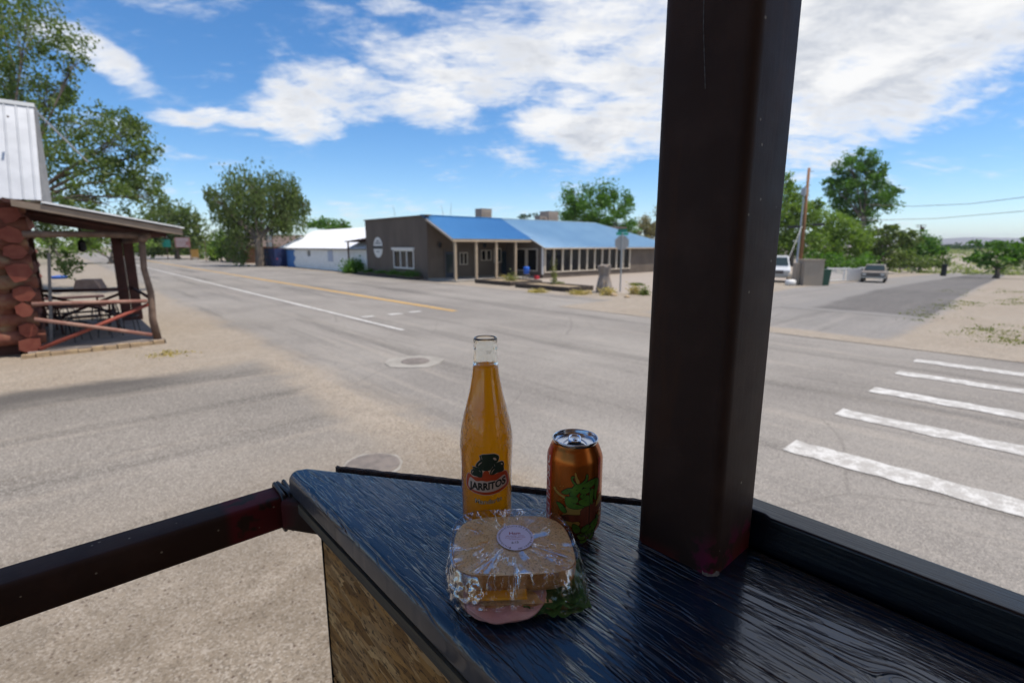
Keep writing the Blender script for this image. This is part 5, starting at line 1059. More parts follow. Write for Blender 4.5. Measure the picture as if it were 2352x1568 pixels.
# steel railing to the left and its return under the counter
rl = thing('steel_railing', 'dark square steel handrail running left from the counter tip', 'railing', (.2, .8, ZT - .07))
def sqtube(a, b, h=.026, r=.006):
    m = MB(); a, b = Vector(a), Vector(b); q = (b - a).to_track_quat('Z', 'Y').to_matrix().to_4x4(); sq = rounded_sq(h, r, 4)
    vs = [tuple(q @ Vector((x, y, 0)) + a) for x, y in sq] + [tuple(q @ Vector((x, y, (b - a).length)) + a) for x, y in sq]; n = len(sq)
    m.add(vs, [tuple(reversed(range(n))), tuple(range(n, 2 * n))] + [(i, (i + 1) % n, n + (i + 1) % n, n + i) for i in range(n)]); return m
def RL(m): m.v = [(v[0] - .2, v[1] - .8, v[2] - (ZT - .07)) for v in m.v]; return m
zr = ZT - .068
o = RL(sqtube((-2.6, .806, zr), (.236, .806, zr))).build('handrail', M['railsteel'], rl); smooth_angle(o)
o = RL(sqtube((.228, .784, zr + .001), (.520, .35, zr + .001), .0245)).build('handrail', M['railsteel'], rl); smooth_angle(o)
for x in (-2.5,): o = RL(sqtube((x, .806, 1.06), (x, .806, zr - .027), .025)).build('baluster', M['steel'], rl)
m = MB()
for k, (dx, tilt) in enumerate(((0, .002), (.007, -.002), (.013, .004))):
    x0 = .216 + dx; c0 = .0295; loop = []
    for a in np.linspace(0, 2 * PI, 29):
        cx = max(-1, min(1, 1.35 * math.cos(a))); cz = max(-1, min(1, 1.35 * math.sin(a))); loop.append((x0 + tilt * math.cos(a), .806 + c0 * cx, zr + c0 * cz))
    m.tube(loop, .0034, 7, cap=False)
m.tube([(.225, .776, zr + .02), (.236, .772, zr), (.230, .773, zr - .02), (.222, .774, zr - .030)], .003, 6)
o = m.build('tied_cord', pm('black_rubber_cord', (.008, .008, .010), .45), None, smooth=True); tag(o, 'black cord wrapped round the handrail beside the counter tip', 'cord')

# ------------------------------------------------------------------ decals wrapped on bottle and can
def poly_mesh(polys, cut=.0012, cutaxis=0):
    bm = bmesh.new()
    for poly in polys:
        vs = [bm.verts.new((x, y, 0)) for x, y in poly]
        try:
            tris = tessellate_polygon([[Vector((x, y, 0)) for x, y in poly]])
            for t_ in tris:
                try: bm.faces.new([vs[i] for i in t_])
                except ValueError: pass
        except Exception: pass
    return cut_bm(bm, cut)
def cut_bm(bm, cut):
    xs = [v.co.x for v in bm.verts]
    if xs:
        x = math.floor(min(xs) / cut) * cut
        while x < max(xs):
            bmesh.ops.bisect_plane(bm, geom=bm.verts[:] + bm.edges[:] + bm.faces[:], plane_co=(x, 0, 0), plane_no=(1, 0, 0)); x += cut
    return bm
def text_bm(s, size, font_shear=0.0, offset=0.0, align='CENTER', spacing=1.0):
    cu = bpy.data.curves.new('txt', 'FONT'); cu.body = s; cu.size = size; cu.align_x = align; cu.align_y = 'CENTER'; cu.offset = offset; cu.shear = font_shear; cu.space_character = spacing; cu.resolution_u = 3
    ob_ = bpy.data.objects.new('txt', cu); me = bpy.data.meshes.new_from_object(ob_); bm = bmesh.new(); bm.from_mesh(me); bpy.data.objects.remove(ob_); bpy.data.curves.remove(cu); bpy.data.meshes.remove(me)
    return bm
def wrap(bm, name, mat, parent, rfun, ang0, layer, mapf=None):
    """(x arc, y height) -> round the lathe body; ang0 is the direction facing the viewer"""
    for v in bm.verts:
        x, y = (v.co.x, v.co.y) if mapf is None else mapf(v.co.x, v.co.y)
        r = rfun(y) + .00008 * layer + .00006; a = ang0 + x / rfun(y); v.co = (r * math.cos(a), r * math.sin(a), y)
    me = bpy.data.meshes.new(name); bm.to_mesh(me); bm.free(); me.materials.append(mat); o = bpy.data.objects.new(name, me); C.objects.link(o); o.parent = parent; return o
def smooth_poly(pts, it=2):
    for _ in range(it):
        out = []
        for i in range(len(pts)):
            a, b = pts[i], pts[(i + 1) % len(pts)]; out += [(a[0] * .75 + b[0] * .25, a[1] * .75 + b[1] * .25), (a[0] * .25 + b[0] * .75, a[1] * .25 + b[1] * .75)]
        pts = out
    return pts
def stroke(pts, w_):
    """open polyline turned into a thin closed polygon, tapered at the ends"""
    L = []; R_ = []
    for i, p in enumerate(pts):
        a = Vector(pts[max(i - 1, 0)]); b = Vector(pts[min(i + 1, len(pts) - 1)]); d = (b - a); d = d.normalized() if d.length else Vector((1, 0)); n = Vector((-d.y, d.x)) * w_ * (.35 if i in (0, len(pts) - 1) else 1)
        L.append((p[0] + n.x, p[1] + n.y)); R_.append((p[0] - n.x, p[1] - n.y))
    return L + R_[::-1]
def grow(pts, d):
    n = len(pts); A = sum(pts[i][0] * pts[(i + 1) % n][1] - pts[(i + 1) % n][0] * pts[i][1] for i in range(n)); s_ = 1 if A > 0 else -1; out = []
    for i in range(n):
        a, b, c = Vector(pts[i - 1]), Vector(pts[i]), Vector(pts[(i + 1) % n]); e1 = (b - a); e2 = (c - b)
        if e1.length < 1e-9 or e2.length < 1e-9: out.append(tuple(b)); continue
        e1.normalize(); e2.normalize(); t_ = (e1 + e2); t_ = t_.normalized() if t_.length > 1e-6 else e1; nn = Vector((t_.y, -t_.x)) * s_; out.append((b.x + nn.x * d, b.y + nn.y * d))
    return out

# ------------------------------------------------------------------ bottle
def PT(px, py, z_):
    d = FV + RV * ((px - 1176) / FPX) - UV * ((py - 784) / FPX); tt = (z_ - EYE) / d.z; return Vector((d.x * tt, d.y * tt, z_))
bp = PT(1119, 1198, ZT); face = math.atan2(-bp.y, -bp.x)
BR = .0305
prof = [(0.0, 0.0), (.020, .0), (.0262, .0012), (.0290, .0050), (.0296, .012), (.0297, .080), (.0303, .090), (.0308, .105), (.0308, .116), (.0300, .126), (.0275, .140), (.0235, .158), (.0195, .176), (.0165, .194), (.0145, .210), (.0136, .222), (.0131, .2300), (.0134, .2312), (.0140, .2325), (.0140, .2345), (.0133, .2362), (.0127, .2375), (.0136, .2392), (.0139, .2415), (.0135, .2436), (.0122, .2445)]
wallt = .0024
KR, KZ = 1.055, .978
prof = [(r * KR, z_ * KZ) for r, z_ in prof]
LIQ = .2065
def fine(p, step=.0025):
    out = [p[0]]
    for a, b in zip(p, p[1:]):
        n = max(1, int(math.hypot(b[0] - a[0], b[1] - a[1]) / step)); out += [(a[0] + (b[0] - a[0]) * i / n, a[1] + (b[1] - a[1]) * i / n) for i in range(1, n + 1)]
    return out
def smooth_prof(p, it=3):
    for _ in range(it): p = [p[0]] + [((a[0] + 2 * b[0] + c[0]) / 4, (a[1] + 2 * b[1] + c[1]) / 4) for a, b, c in zip(p, p[1:], p[2:])] + [p[-1]]
    return p
outer_f = smooth_prof(fine(prof), 2)
def r_raw(h):
    for a, b in zip(outer_f, outer_f[1:]):
        if min(a[1], b[1]) <= h <= max(a[1], b[1]) and abs(b[1] - a[1]) > 1e-7 and h > .009: f = (h - a[1]) / (b[1] - a[1]); return a[0] + (b[0] - a[0]) * f
    return .0303
inner_f = [(.0118, .2385), (.0112, .2300)] + [(r_raw(h) - (.0023 - .0016 * sstep(LIQ + .002 - h, 0, .004)), h) for h in np.linspace(.226, .012, 96)] + [(.028, .0075), (.020, .0055), (0, .0055)]
def r_bottle(h):
    best = .0313
    for a, b in zip(outer_f, outer_f[1:]):
        if min(a[1], b[1]) <= h <= max(a[1], b[1]) and abs(b[1] - a[1]) > 1e-7 and h > .01: f = (h - a[1]) / (b[1] - a[1]); return a[0] + (b[0] - a[0]) * f
    return best
def mat_glass():
    m = bpy.data.materials.new('clear_bottle_glass'); m.use_nodes = True; t = NT(m.node_tree); P = t.n('ShaderNodeTexCoord').outputs['Object']; z_ = t.sep(P)[2]
    b = t.n('ShaderNodeBsdfPrincipled'); b.inputs['Transmission Weight'].default_value = 1; b.inputs['Roughness'].default_value = .015; b.inputs['IOR'].default_value = 1.38; b.inputs['Base Color'].default_value = (.97, .99, .98, 1)
    emb = t.m('MULTIPLY', t.ss(t.noise(P, 95, 2, .5, 1.5), .47, .53), t.m('MULTIPLY', t.ss(z_, .100, .110), t.ss(z_, .166, .148)))
    x, y, _z = t.sep(P); wav = t.noise(P, 30, 2)
    t.put(t.bump(t.m('ADD', t.m('ADD', emb, t.m('MULTIPLY', wav, .25)), t.m('MULTIPLY', t.ss(t.vor(P, 420), .35, .15), .22)), .35, .0012), b.inputs['Normal']); t.put(b.outputs[0], t.n('ShaderNodeOutputMaterial').inputs[0]); return m
def mat_liquid():
    m = bpy.data.materials.new('orange_soda'); m.use_nodes = True; t = NT(m.node_tree)
    b = t.n('ShaderNodeBsdfPrincipled'); b.inputs['Transmission Weight'].default_value = 1; b.inputs['Roughness'].default_value = .22; b.inputs['IOR'].default_value = 1.12; b.inputs['Base Color'].default_value = (.99, .545, .012, 1); b.inputs['Specular IOR Level'].default_value = .2
    tr = t.n('ShaderNodeBsdfTranslucent'); tr.inputs[0].default_value = (.99, .525, .010, 1)
    mx = t.n('ShaderNodeMixShader'); mx.inputs[0].default_value = .80; t.put(b.outputs[0], mx.inputs[1]); t.put(tr.outputs[0], mx.inputs[2]); t.put(mx.outputs[0], t.n('ShaderNodeOutputMaterial').inputs[0]); return m
bt = thing('soda_bottle', 'clear glass bottle of orange mandarin soda standing on the counter', 'bottle', bp)
m = MB(); m.lathe(outer_f + inner_f, 96); m.build('glass', mat_glass(), bt, smooth=True, fix=False)
liq = [(0, LIQ), (r_raw(LIQ) - .0030, LIQ)] + [(max(0, r - .00012), z_) for r, z_ in inner_f if z_ < LIQ - .0003]
liq = [(r, min(z_, LIQ)) for r, z_ in liq]; liq[-1] = (0, .0058)
m = MB(); m.lathe([(r, max(z_, .0058)) for r, z_ in liq], 96); m.build('soda', mat_liquid(), bt, smooth=True, fix=True)
def ink(name, col, rough=.4): return pm('ink_' + name, col, rough)
cream = ink('cream', (.52, .40, .33)); dgreen = ink('dark_green', (.006, .022, .010)); orr = ink('orange_red', (.42, .045, .006)); redd = ink('deep_red', (.34, .022, .010)); blk = ink('black', (.006, .008, .006))
MMP = 14.3 * 1000
def BLm(pts): return [(.0313 * math.asin(max(-.98, min(.98, (x - 515) / 485))), (1730 - y) / MMP) for x, y in pts]
dw = lambda polys, name, mat, lay: wrap(poly_mesh([BLm(p) for p in polys]), name, mat, bt, r_bottle, face, lay)
plate = [(165, 610), (215, 600), (260, 650), (330, 640), (430, 655), (445, 560), (470, 525), (520, 518), (555, 530), (570, 600), (640, 605), (720, 575), (800, 580), (850, 572), (885, 600), (925, 740), (930, 830), (890, 880), (720, 945), (520, 968), (330, 945), (190, 905), (140, 850), (140, 740)]
plate = smooth_poly(plate, 2)
jug1 = [(378, 226), (645, 215), (690, 235), (735, 265), (742, 320), (720, 370), (690, 385), (640, 420), (610, 470), (575, 520), (440, 520), (400, 470), (312, 452), (330, 400), (375, 345), (408, 320)]
jug2 = [(252, 455), (385, 465), (420, 490), (442, 540), (438, 600), (432, 640), (380, 650), (330, 628), (290, 632), (232, 610), (226, 560), (250, 520), (278, 500)]
jug3 = [(610, 400), (775, 372), (820, 395), (834, 450), (822, 500), (834, 545), (820, 570), (750, 580), (700, 570), (640, 605), (572, 600), (575, 545), (600, 490), (636, 450)]
dw([grow(smooth_poly(jug1, 1), 10), grow(jug2, 9), grow(jug3, 9)], 'jug_outline', cream, 1)
dw([grow(plate, 9)], 'badge_outline', cream, 2); dw([plate], 'badge', orr, 3)
face_p = smooth_poly([(180, 760), (205, 670), (240, 668), (300, 712), (350, 722), (420, 700), (520, 718), (610, 700), (690, 715), (780, 660), (850, 640), (868, 700), (888, 800), (870, 840), (700, 895), (520, 916), (340, 905), (200, 870), (170, 830)], 2)
dw([face_p], 'badge_face', cream, 4)
ringp = [(0, 0)]
dw([smooth_poly(jug1, 1), smooth_poly(jug2, 1), smooth_poly(jug3, 1)], 'jug', dgreen, 5)
dw([stroke([(418, 250), (434, 312)], 8), stroke([(368, 432), (385, 395), (432, 362)], 8), stroke([(278, 475), (292, 502)], 6), stroke([(252, 588), (258, 555), (282, 540)], 6), stroke([(650, 405), (664, 448)], 7), stroke([(602, 580), (615, 535), (655, 495)], 7), stroke([(378, 515), (405, 540)], 9),
    smooth_poly([(628, 290), (660, 285), (692, 310), (690, 345), (640, 320)], 1), smooth_poly([(770, 415), (795, 412), (808, 445), (780, 440)], 1)], 'jug_highlight', cream, 6)
random.seed(1)
def arc_text(s, x0, x1, base, sag, size, mat, name, lay, offset=0.0, bold=0.0):
    bm = text_bm(s, size, offset=bold); xs = [v.co.x for v in bm.verts]; lo, hi = min(xs), max(xs)
    def mp_(x, y):
        u_ = (x - lo) / (hi - lo); X = x0 + (x1 - x0) * u_; q = BLm([(X, base(u_))])[0]; return (q[0], q[1] + y)
    cut_bm(bm, .002); wrap(bm, name, mat, bt, r_bottle, face, lay, mp_)
arc_text('JARRITOS', 195, 862, lambda u_: 800 + 55 * (1 - (2 * (u_ - .42)) ** 2) * .6 - 45 * u_, 0, .0125, blk, 'brand_lettering', 7, bold=.00048)
arc_text('Mandarin', 292, 795, lambda u_: 1085 - 25 * u_ + 20 * (1 - (2 * u_ - 1) ** 2), 0, .0082, blk, 'flavour_lettering', 1, bold=.00036)
arc_text('Mandarin', 300, 787, lambda u_: 1085 - 25 * u_ + 20 * (1 - (2 * u_ - 1) ** 2), 0, .0082, ink('tan', (.66, .52, .34)), 'flavour_lettering', 3)
dm = ink('dot_print', (.30, .11, .02))
arc_text('GENUINE MEXICO', 560, 880, lambda u_: 1335 - 50 * u_, 0, .0034, dm, 'dot_print', 1)
bm = text_bm('115 12\nB 104', .0022); wrap(bm, 'neck_print', ink('grey', (.10, .10, .10)), bt, r_bottle, face, 2, lambda x, y: (x + .004, y + .2235))

# ------------------------------------------------------------------ can
cp_ = PT(1316, 1218, ZT); facec = math.atan2(-cp_.y, -cp_.x); CR = .0331
cn = thing('beverage_can', 'orange-brown beverage can with green hops artwork, opened, on the counter', 'can', cp_)
cprof = [(.0, .004), (.018, .006), (.0225, .0015), (.0238, .0), (.0250, .0010), (.0275, .0065), (.0305, .0115), (.0325, .0160), (.0331, .0205), (.0331, .098), (.0329, .1010), (.0318, .1050), (.0285, .1135), (.0268, .1165), (.0264, .1180)]
def mat_can():
    m = bpy.data.materials.new('orange_brown_metallic_can'); m.use_nodes = True; t = NT(m.node_tree); P = t.n('ShaderNodeTexCoord').outputs['Object']
    b = t.n('ShaderNodeBsdfPrincipled'); b.inputs['Base Color'].default_value = (.47, .125, .016, 1); b.inputs['Metallic'].default_value = .75; b.inputs['Roughness'].default_value = .27
    t.put(t.bump(t.noise(P, 60, 3), .06, .001), b.inputs['Normal']); t.put(b.outputs[0], t.n('ShaderNodeOutputMaterial').inputs[0]); return m
m = MB(); m.lathe(smooth_prof(fine(cprof, .0015), 1), 96); m.build('can_body', mat_can(), cn, smooth=True, fix=False)
alu = pm('can_aluminium', (.62, .63, .66), .22, metal=1.0, var=(.55, .56, .6), vscale=60)
lprof = [(.0262, .1178), (.0268, .1195), (.0272, .1210), (.0270, .1222), (.0264, .1225), (.0258, .1218), (.0250, .1180), (.0238, .1160), (.0226, .1158), (.0220, .1170), (.0, .1172)]
m = MB(); m.lathe(fine(lprof, .0015), 96); m.build('lid', alu, cn, smooth=True, fix=False)
tabm = pm('tab_aluminium', (.52, .60, .74), .25, metal=1.0)
# local frame facing the viewer: e = toward viewer
ev = Vector((math.cos(facec), math.sin(facec), 0)); rv_ = Vector((ev.y, -ev.x, 0)) * -1
def LC(x, y, z_): return tuple(rv_ * x + ev * y + Vector((0, 0, z_)))     # x right in view, y toward viewer
def sgn_right():
    return 1 if rv_.dot(RV) > 0 else -1
sr = sgn_right()
def lidpoly(pts, z0, z1, name, mat):
    m = MB(); n = len(pts); m.add([LC(sr * x, y, z0) for x, y in pts] + [LC(sr * x, y, z1) for x, y in pts], [tuple(range(n)), tuple(reversed(range(n, 2 * n)))] + [(i, (i + 1) % n, n + (i + 1) % n, n + i) for i in range(n)]); return m.build(name, mat, cn)
lidpoly([(.0105 * math.cos(a) + .001, .0115 + .0075 * math.sin(a)) for a in np.linspace(0, 2 * PI, 28, endpoint=False)], .1172, .11735, 'opening', pm('can_inside_dark', (.004, .004, .005), .6))
m = MB(); loop = [(-.0155, .012), (-.010, -.002), (-.004, -.009), (.004, -.009), (.010, -.002), (.0155, .012), (.010, .0195), (0, .0212), (-.010, .0195)]; loop = smooth_poly(loop, 2); loop.append(loop[0])
m.tube([LC(sr * x, y, .1173) for x, y in loop], .0007, 6, cap=False); m.build('score_ridge', alu, cn, smooth=True)
def tab_ring(cx, cy, rx, ry, w_, name, z_=.1196):
    m = MB(); n = 40; vs = []
    for k in range(n):
        a = 2 * PI * k / n; c_, s_ = math.cos(a), math.sin(a); q = 2 / 3.2; ux = math.copysign(abs(c_) ** q, c_); uy = math.copysign(abs(s_) ** q, s_)
        for (f, dz) in ((0, 0), (.35, .0012), (.75, .0012), (1, 0)): vs.append(LC(sr * (cx + (rx - w_ * (1 - f)) * ux), cy + (ry - w_ * (1 - f)) * uy, z_ + dz))
    m.add(vs, [(4 * k + j, 4 * ((k + 1) % n) + j, 4 * ((k + 1) % n) + j + 1, 4 * k + j + 1) for k in range(n) for j in range(3)]); return m.build(name, tabm, cn, smooth=True, fix=False)
tab_ring(-.0006, -.001, .0078, .0123, .0026, 'pull_tab'); 
m = MB(); m.add([LC(sr * x, y, .1203) for x, y in [(-.0066, -.0015), (.0054, -.0015), (.0058, .0085), (.003, .0107), (-.004, .0107), (-.007, .0085)]] + [LC(sr * x, y, .1193) for x, y in [(-.0066, -.0015), (.0054, -.0015), (.0058, .0085), (.003, .0107), (-.004, .0107), (-.007, .0085)]], [(0, 1, 2, 3, 4, 5), (6, 7, 8, 9, 10, 11)] + [(i, (i + 1) % 6, 6 + (i + 1) % 6, 6 + i) for i in range(6)]); m.build('tab_plate', tabm, cn, bevel=.0004)
m = MB(); c0 = LC(0, .0035, 0); m.lathe([(.0, .1214), (.0022, .1214), (.0028, .1210), (.0031, .1203)], 20, (c0[0], c0[1], 0)); m.build('rivet', alu, cn, smooth=True, fix=False)
def r_can(h):
    pp = smooth_prof(fine(cprof, .0015), 1)
    for a, b in zip(pp, pp[1:]):
        if a[1] <= h <= b[1] and b[1] - a[1] > 1e-7 and h > .012: f = (h - a[1]) / (b[1] - a[1]); return a[0] + (b[0] - a[0]) * f
    return CR
_tab = [r_can(i * .0005) for i in range(260)]
rc = lambda h: _tab[max(0, min(259, int(round(h / .0005))))]
def CLm(pts): return [(CR * math.asin(max(-.985, min(.985, (x - 410) / 362))), (1490 - y) / 9700) for x, y in pts]
cw = lambda polys, name, mat, lay: wrap(poly_mesh([CLm(p) for p in polys], .0014), name, mat, cn, rc, facec, lay)
def fine_v(poly, st=.002):
    out = []
    for i in range(len(poly)):
        a, b = poly[i], poly[(i + 1) % len(poly)]; n = max(1, int(math.hypot(b[0] - a[0], b[1] - a[1]) / st)); out += [(a[0] + (b[0] - a[0]) * k / n, a[1] + (b[1] - a[1]) * k / n) for k in range(n)]
    return out
cred = pm('ink_can_red', (.50, .035, .015), .35, metal=.1); cyel = pm('ink_can_gold', (.42, .27, .06), .45, metal=.3); cgr = pm('ink_leaf_green', (.085, .20, .016), .45, var=(.05, .14, .01), vscale=120); cbr = pm('ink_brown', (.20, .045, .018), .5, var=(.12, .025, .01), vscale=150, stretch=(1, 1, .15)); clet = pm('ink_lettering', (.72, .60, .54), .4)
# red band on the left with vertical lettering, drawn as strips so that it follows the shoulder
def band(x0, x1, h0, h1, name, mat, lay):
    bm = bmesh.new(); nx, nz = 14, 60; g = [[bm.verts.new((x0 + (x1 - x0) * i / nx, h0 + (h1 - h0) * j / nz, 0)) for i in range(nx + 1)] for j in range(nz + 1)]
    for j in range(nz):
        for i in range(nx): bm.faces.new((g[j][i], g[j][i + 1], g[j + 1][i + 1], g[j + 1][i]))
    return wrap(bm, name, mat, cn, rc, facec, lay)
xb = CR * math.asin((120 - 410) / 362)
band(-CR * 2.2, xb, .014, .114, 'red_band', cred, 1); band(CR * math.asin((708 - 410) / 362), CR * math.asin((735 - 410) / 362), .062, .105, 'dark_red_stripe', cred, 1)
bm = text_bm('DESCHUTES', .0165, offset=.0004, spacing=1.02); lo = min(v.co.x for v in bm.verts); hi = max(v.co.x for v in bm.verts); cut_bm(bm, .003)
xmid = CR * math.asin((74 - 410) / 362) - .001
wrap(bm, 'brand_lettering', clet, cn, rc, facec, 3, lambda x, y: (xmid + y * .95, .1045 - (x - lo) / (hi - lo) * .090))
# juice splashes
random.seed(14)
spl = [[(150, 820), (175, 815), (190, 850), (240, 875), (310, 890), (330, 930), (250, 905), (190, 875), (160, 850)], [(415, 595), (432, 600), (445, 650), (480, 700), (470, 760), (430, 700), (418, 640)],
       [(320, 990), (420, 980), (560, 1010), (540, 1060), (480, 1110), (380, 1110), (300, 1120), (250, 1150), (300, 1080)], [(290, 1180), (400, 1170), (500, 1190), (480, 1240), (400, 1260), (340, 1230)], [(680, 1010), (740, 900), (755, 960), (740, 1080), (700, 1120)], [(715, 1130), (750, 1120), (745, 1180), (720, 1190)]]
cw([smooth_poly(p, 1) for p in spl] + [smooth_poly([(x, y), (x + 9, y - 4), (x + 11, y + 6), (x + 2, y + 9)], 1) for x, y in ((262, 925), (286, 935), (246, 940), (390, 745), (405, 770), (230, 780), (270, 770), (225, 1160))], 'juice_splash', cyel, 2)
mallet = [[(250, 1140), (330, 1110), (500, 1105), (505, 1170), (400, 1185), (290, 1175)], [(500, 1055), (545, 1015), (600, 1000), (600, 1215), (545, 1240), (500, 1240)], [(612, 990), (680, 975), (680, 1180), (612, 1215)], [(682, 1050), (752, 1010), (755, 1060), (684, 1115)]]
cw([grow(p, 7) for p in mallet], 'press_outline', blk, 3); cw(mallet, 'press', cbr, 4)
cw([stroke([(x, 1030), (x - 2, 1225)], 3) for x in (520, 540, 558, 576)] + [stroke([(x, 1000), (x, 1190)], 3) for x in (632, 650, 664)] + [stroke([(255 + k * 17, 1120 + 2 * k), (290 + k * 15, 1172)], 6) for k in range(6)], 'press_line', blk, 5)
leaves = [[(245, 858), (290, 815), (340, 785), (400, 782), (380, 810), (350, 845), (320, 862)], [(350, 872), (375, 820), (400, 760), (430, 735), (500, 730), (525, 745), (500, 800), (450, 850), (430, 880)],
          [(370, 655), (390, 635), (415, 645), (412, 655), (392, 655), (388, 680), (430, 720), (450, 745), (425, 745), (380, 700)], [(552, 622), (578, 622), (578, 690), (540, 720), (500, 745), (465, 745), (520, 705), (555, 670)],
          [(500, 745), (560, 715), (640, 690), (700, 700), (690, 730), (640, 770), (600, 790), (520, 765)], [(650, 690), (700, 695), (712, 750), (700, 830), (680, 900), (690, 955), (665, 940), (660, 850), (670, 760), (650, 710)],
          [(510, 785), (600, 780), (610, 830), (560, 850), (500, 840), (480, 830)], [(610, 810), (650, 800), (650, 880), (640, 950), (650, 1000), (612, 975), (605, 900)], [(335, 885), (440, 875), (470, 900), (450, 960), (380, 950), (335, 920)],
          [(480, 880), (510, 840), (560, 850), (555, 880), (510, 905)], [(460, 935), (520, 910), (570, 865), (600, 880), (605, 960), (610, 1000), (560, 1000), (500, 980)], [(305, 905), (330, 880), (350, 930), (430, 970), (520, 990), (555, 1012), (430, 1030), (330, 1010), (305, 960)],
          [(185, 988), (250, 980), (320, 1050), (325, 1080), (290, 1095), (240, 1060), (220, 1020)],
          [(395, 1215), (430, 1210), (495, 1250), (500, 1310), (450, 1335), (405, 1290)], [(505, 1310), (520, 1260), (580, 1230), (620, 1235), (600, 1290), (540, 1330)], [(615, 1240), (680, 1180), (718, 1200), (700, 1280), (650, 1330), (640, 1270)], [(545, 1345), (600, 1300), (640, 1260), (645, 1330), (600, 1390)],
          [(460, 1350), (530, 1335), (570, 1370), (540, 1415), (480, 1400)], [(600, 1400), (640, 1345), (690, 1310), (665, 1390), (620, 1420)], [(490, 1420), (540, 1425), (590, 1395), (570, 1440), (510, 1455)], [(690, 1140), (715, 1165), (718, 1210), (700, 1200)]]
cw([grow(smooth_poly(p, 1), 7) for p in leaves], 'hop_outline', blk, 6); cw([smooth_poly(p, 1) for p in leaves], 'hop_leaf', cgr, 7)
veins = []
for p in leaves:
    cx = sum(q[0] for q in p) / len(p); cy = sum(q[1] for q in p) / len(p)
    for _ in range(3): dx, dy = random.uniform(-14, 14), random.uniform(-12, 12); veins.append(stroke([(cx + dx, cy + dy), (cx + dx + 5, cy + dy - 9), (cx + dx + 12, cy + dy - 15)], 2.4))
cw(veins, 'leaf_vein', blk, 8)

# ------------------------------------------------------------------ wrapped sandwich
sw = thing('wrapped_sandwich', 'ham sandwich on brown bread in cling film with a round white label', 'sandwich', PT(1182, 1320, ZT), -YAW)
sw.rotation_euler = (0, 0, -YAW + rad(6)); sw.location = PT(1178, 1334, ZT); sw.scale = (.90, .90, .96)
random.seed(20); RS = np.random.default_rng(5)
def loaf(hw, hd, n=72, cut=True):
    pts = []
    for k in range(n):
        a = 2 * PI * k / n; c_, s_ = math.cos(a), math.sin(a); e = 2 / 4.4; x = hw * math.copysign(abs(c_) ** e, c_); y = hd * math.copysign(abs(s_) ** e, s_)
        if y > 0: x *= 1 - .16 * (y / hd) ** 2
        pts.append((x, y))
    return pts
from mathutils import noise as mnoise
def bread(name, mat_c, mat_crust, M_, th_, hw, hd, parent, seed=0):
    out = loaf(hw, hd); n = len(out); rows = [(.94, 0), (.985, .0008), (1.0, .003), (1.01, th_ * .5), (1.0, th_ - .003), (.985, th_ - .0006)]
    m = MB(); 
    for f, z_ in rows:
        for k, (x, y) in enumerate(out):
            w_ = 1 + .012 * mnoise.noise(Vector((x * 60, y * 60, seed))); m.v.append(tuple(M_ @ Vector((x * f * w_, y * f * w_, z_ + .0012 * mnoise.noise(Vector((x * 40, y * 40, seed + 3)))))))
    for j in range(len(rows) - 1):
        for k in range(n): m.f.append((j * n + k, j * n + (k + 1) % n, (j + 1) * n + (k + 1) % n, (j + 1) * n + k))
    c = m.build('crust', mat_crust, parent, smooth=True, fix=True)
    for top in (0, 1):
        m = MB(); R_ = 14; z_ = th_ - .0004 if top else .0002
        for i in range(R_ + 1):
            f = .985 * i / R_
            for k, (x, y) in enumerate(out):
                dome = (.0022 * (1 - f * f) if top else 0); m.v.append(tuple(M_ @ Vector((x * f, y * f, z_ + dome + (.0009 * mnoise.noise(Vector((x * f * 90, y * f * 90, seed))) if f < .97 else 0)))))
        for i in range(R_):
            for k in range(n): m.f.append((i * n + k, i * n + (k + 1) % n, (i + 1) * n + (k + 1) % n, (i + 1) * n + k))
        m.build('crumb', mat_c, parent, smooth=True, fix=False)
def mat_crumb():
    m = bpy.data.materials.new('bread_crumb'); m.use_nodes = True; t = NT(m.node_tree); P = t.n('ShaderNodeTexCoord').outputs['Object']
    c = t.mix(t.ss(t.noise(P, 38, 4), .35, .65), (.78, .52, .25), (.86, .66, .38)); c = t.mix(t.ss(t.noise(P, 420, 3, .7), .5, .68), c, (.40, .24, .10)); c = t.mix(t.ss(t.noise(P, 18, 2), .52, .66), c, (.68, .40, .15))
    b = surf(t, c, t.m('ADD', t.noise(P, 520, 3, .7), t.m('MULTIPLY', t.noise(P, 160, 3), 1.3)), .85, .55, .0012); b.inputs['Subsurface Weight'].default_value = .12; b.inputs['Subsurface Radius'].default_value = (.004, .002, .001); return m
crumb = mat_crumb(); crust = pm('bread_crust', (.44, .20, .055), .65, var=(.30, .12, .03), vscale=55, bump=.4, bscale=500, var2=(.42, .21, .06), v2scale=300)
T1 = Matrix.Translation((0, .004, .0245)) @ Matrix.Rotation(rad(7), 4, 'X') @ Matrix.Rotation(rad(1.5), 4, 'Y'); T0 = Matrix.Translation((.006, -.004, .0015)) @ Matrix.Rotation(rad(-2), 4, 'Z')
tb_ = thing('top_slice', None, None); tb_.parent = sw; bb_ = thing('bottom_slice', None, None); bb_.parent = sw
bread('b', crumb, crust, T1, .0205, .0685, .0490, tb_, 1); bread('b', crumb, crust, T0, .0125, .0685, .054, bb_, 7)
def leafsheet(name, mat, fn, nu, nv, parent, sol=0.0):
    m = MB(); m.add([fn(i / nu, j / nv) for j in range(nv + 1) for i in range(nu + 1)], [(j * (nu + 1) + i, j * (nu + 1) + i + 1, (j + 1) * (nu + 1) + i + 1, (j + 1) * (nu + 1) + i) for j in range(nv) for i in range(nu)])
    o = m.build(name, mat, parent, smooth=True, fix=False)
    if sol: md = o.modifiers.new('s', 'SOLIDIFY'); md.thickness = sol; md.offset = 0
    return o
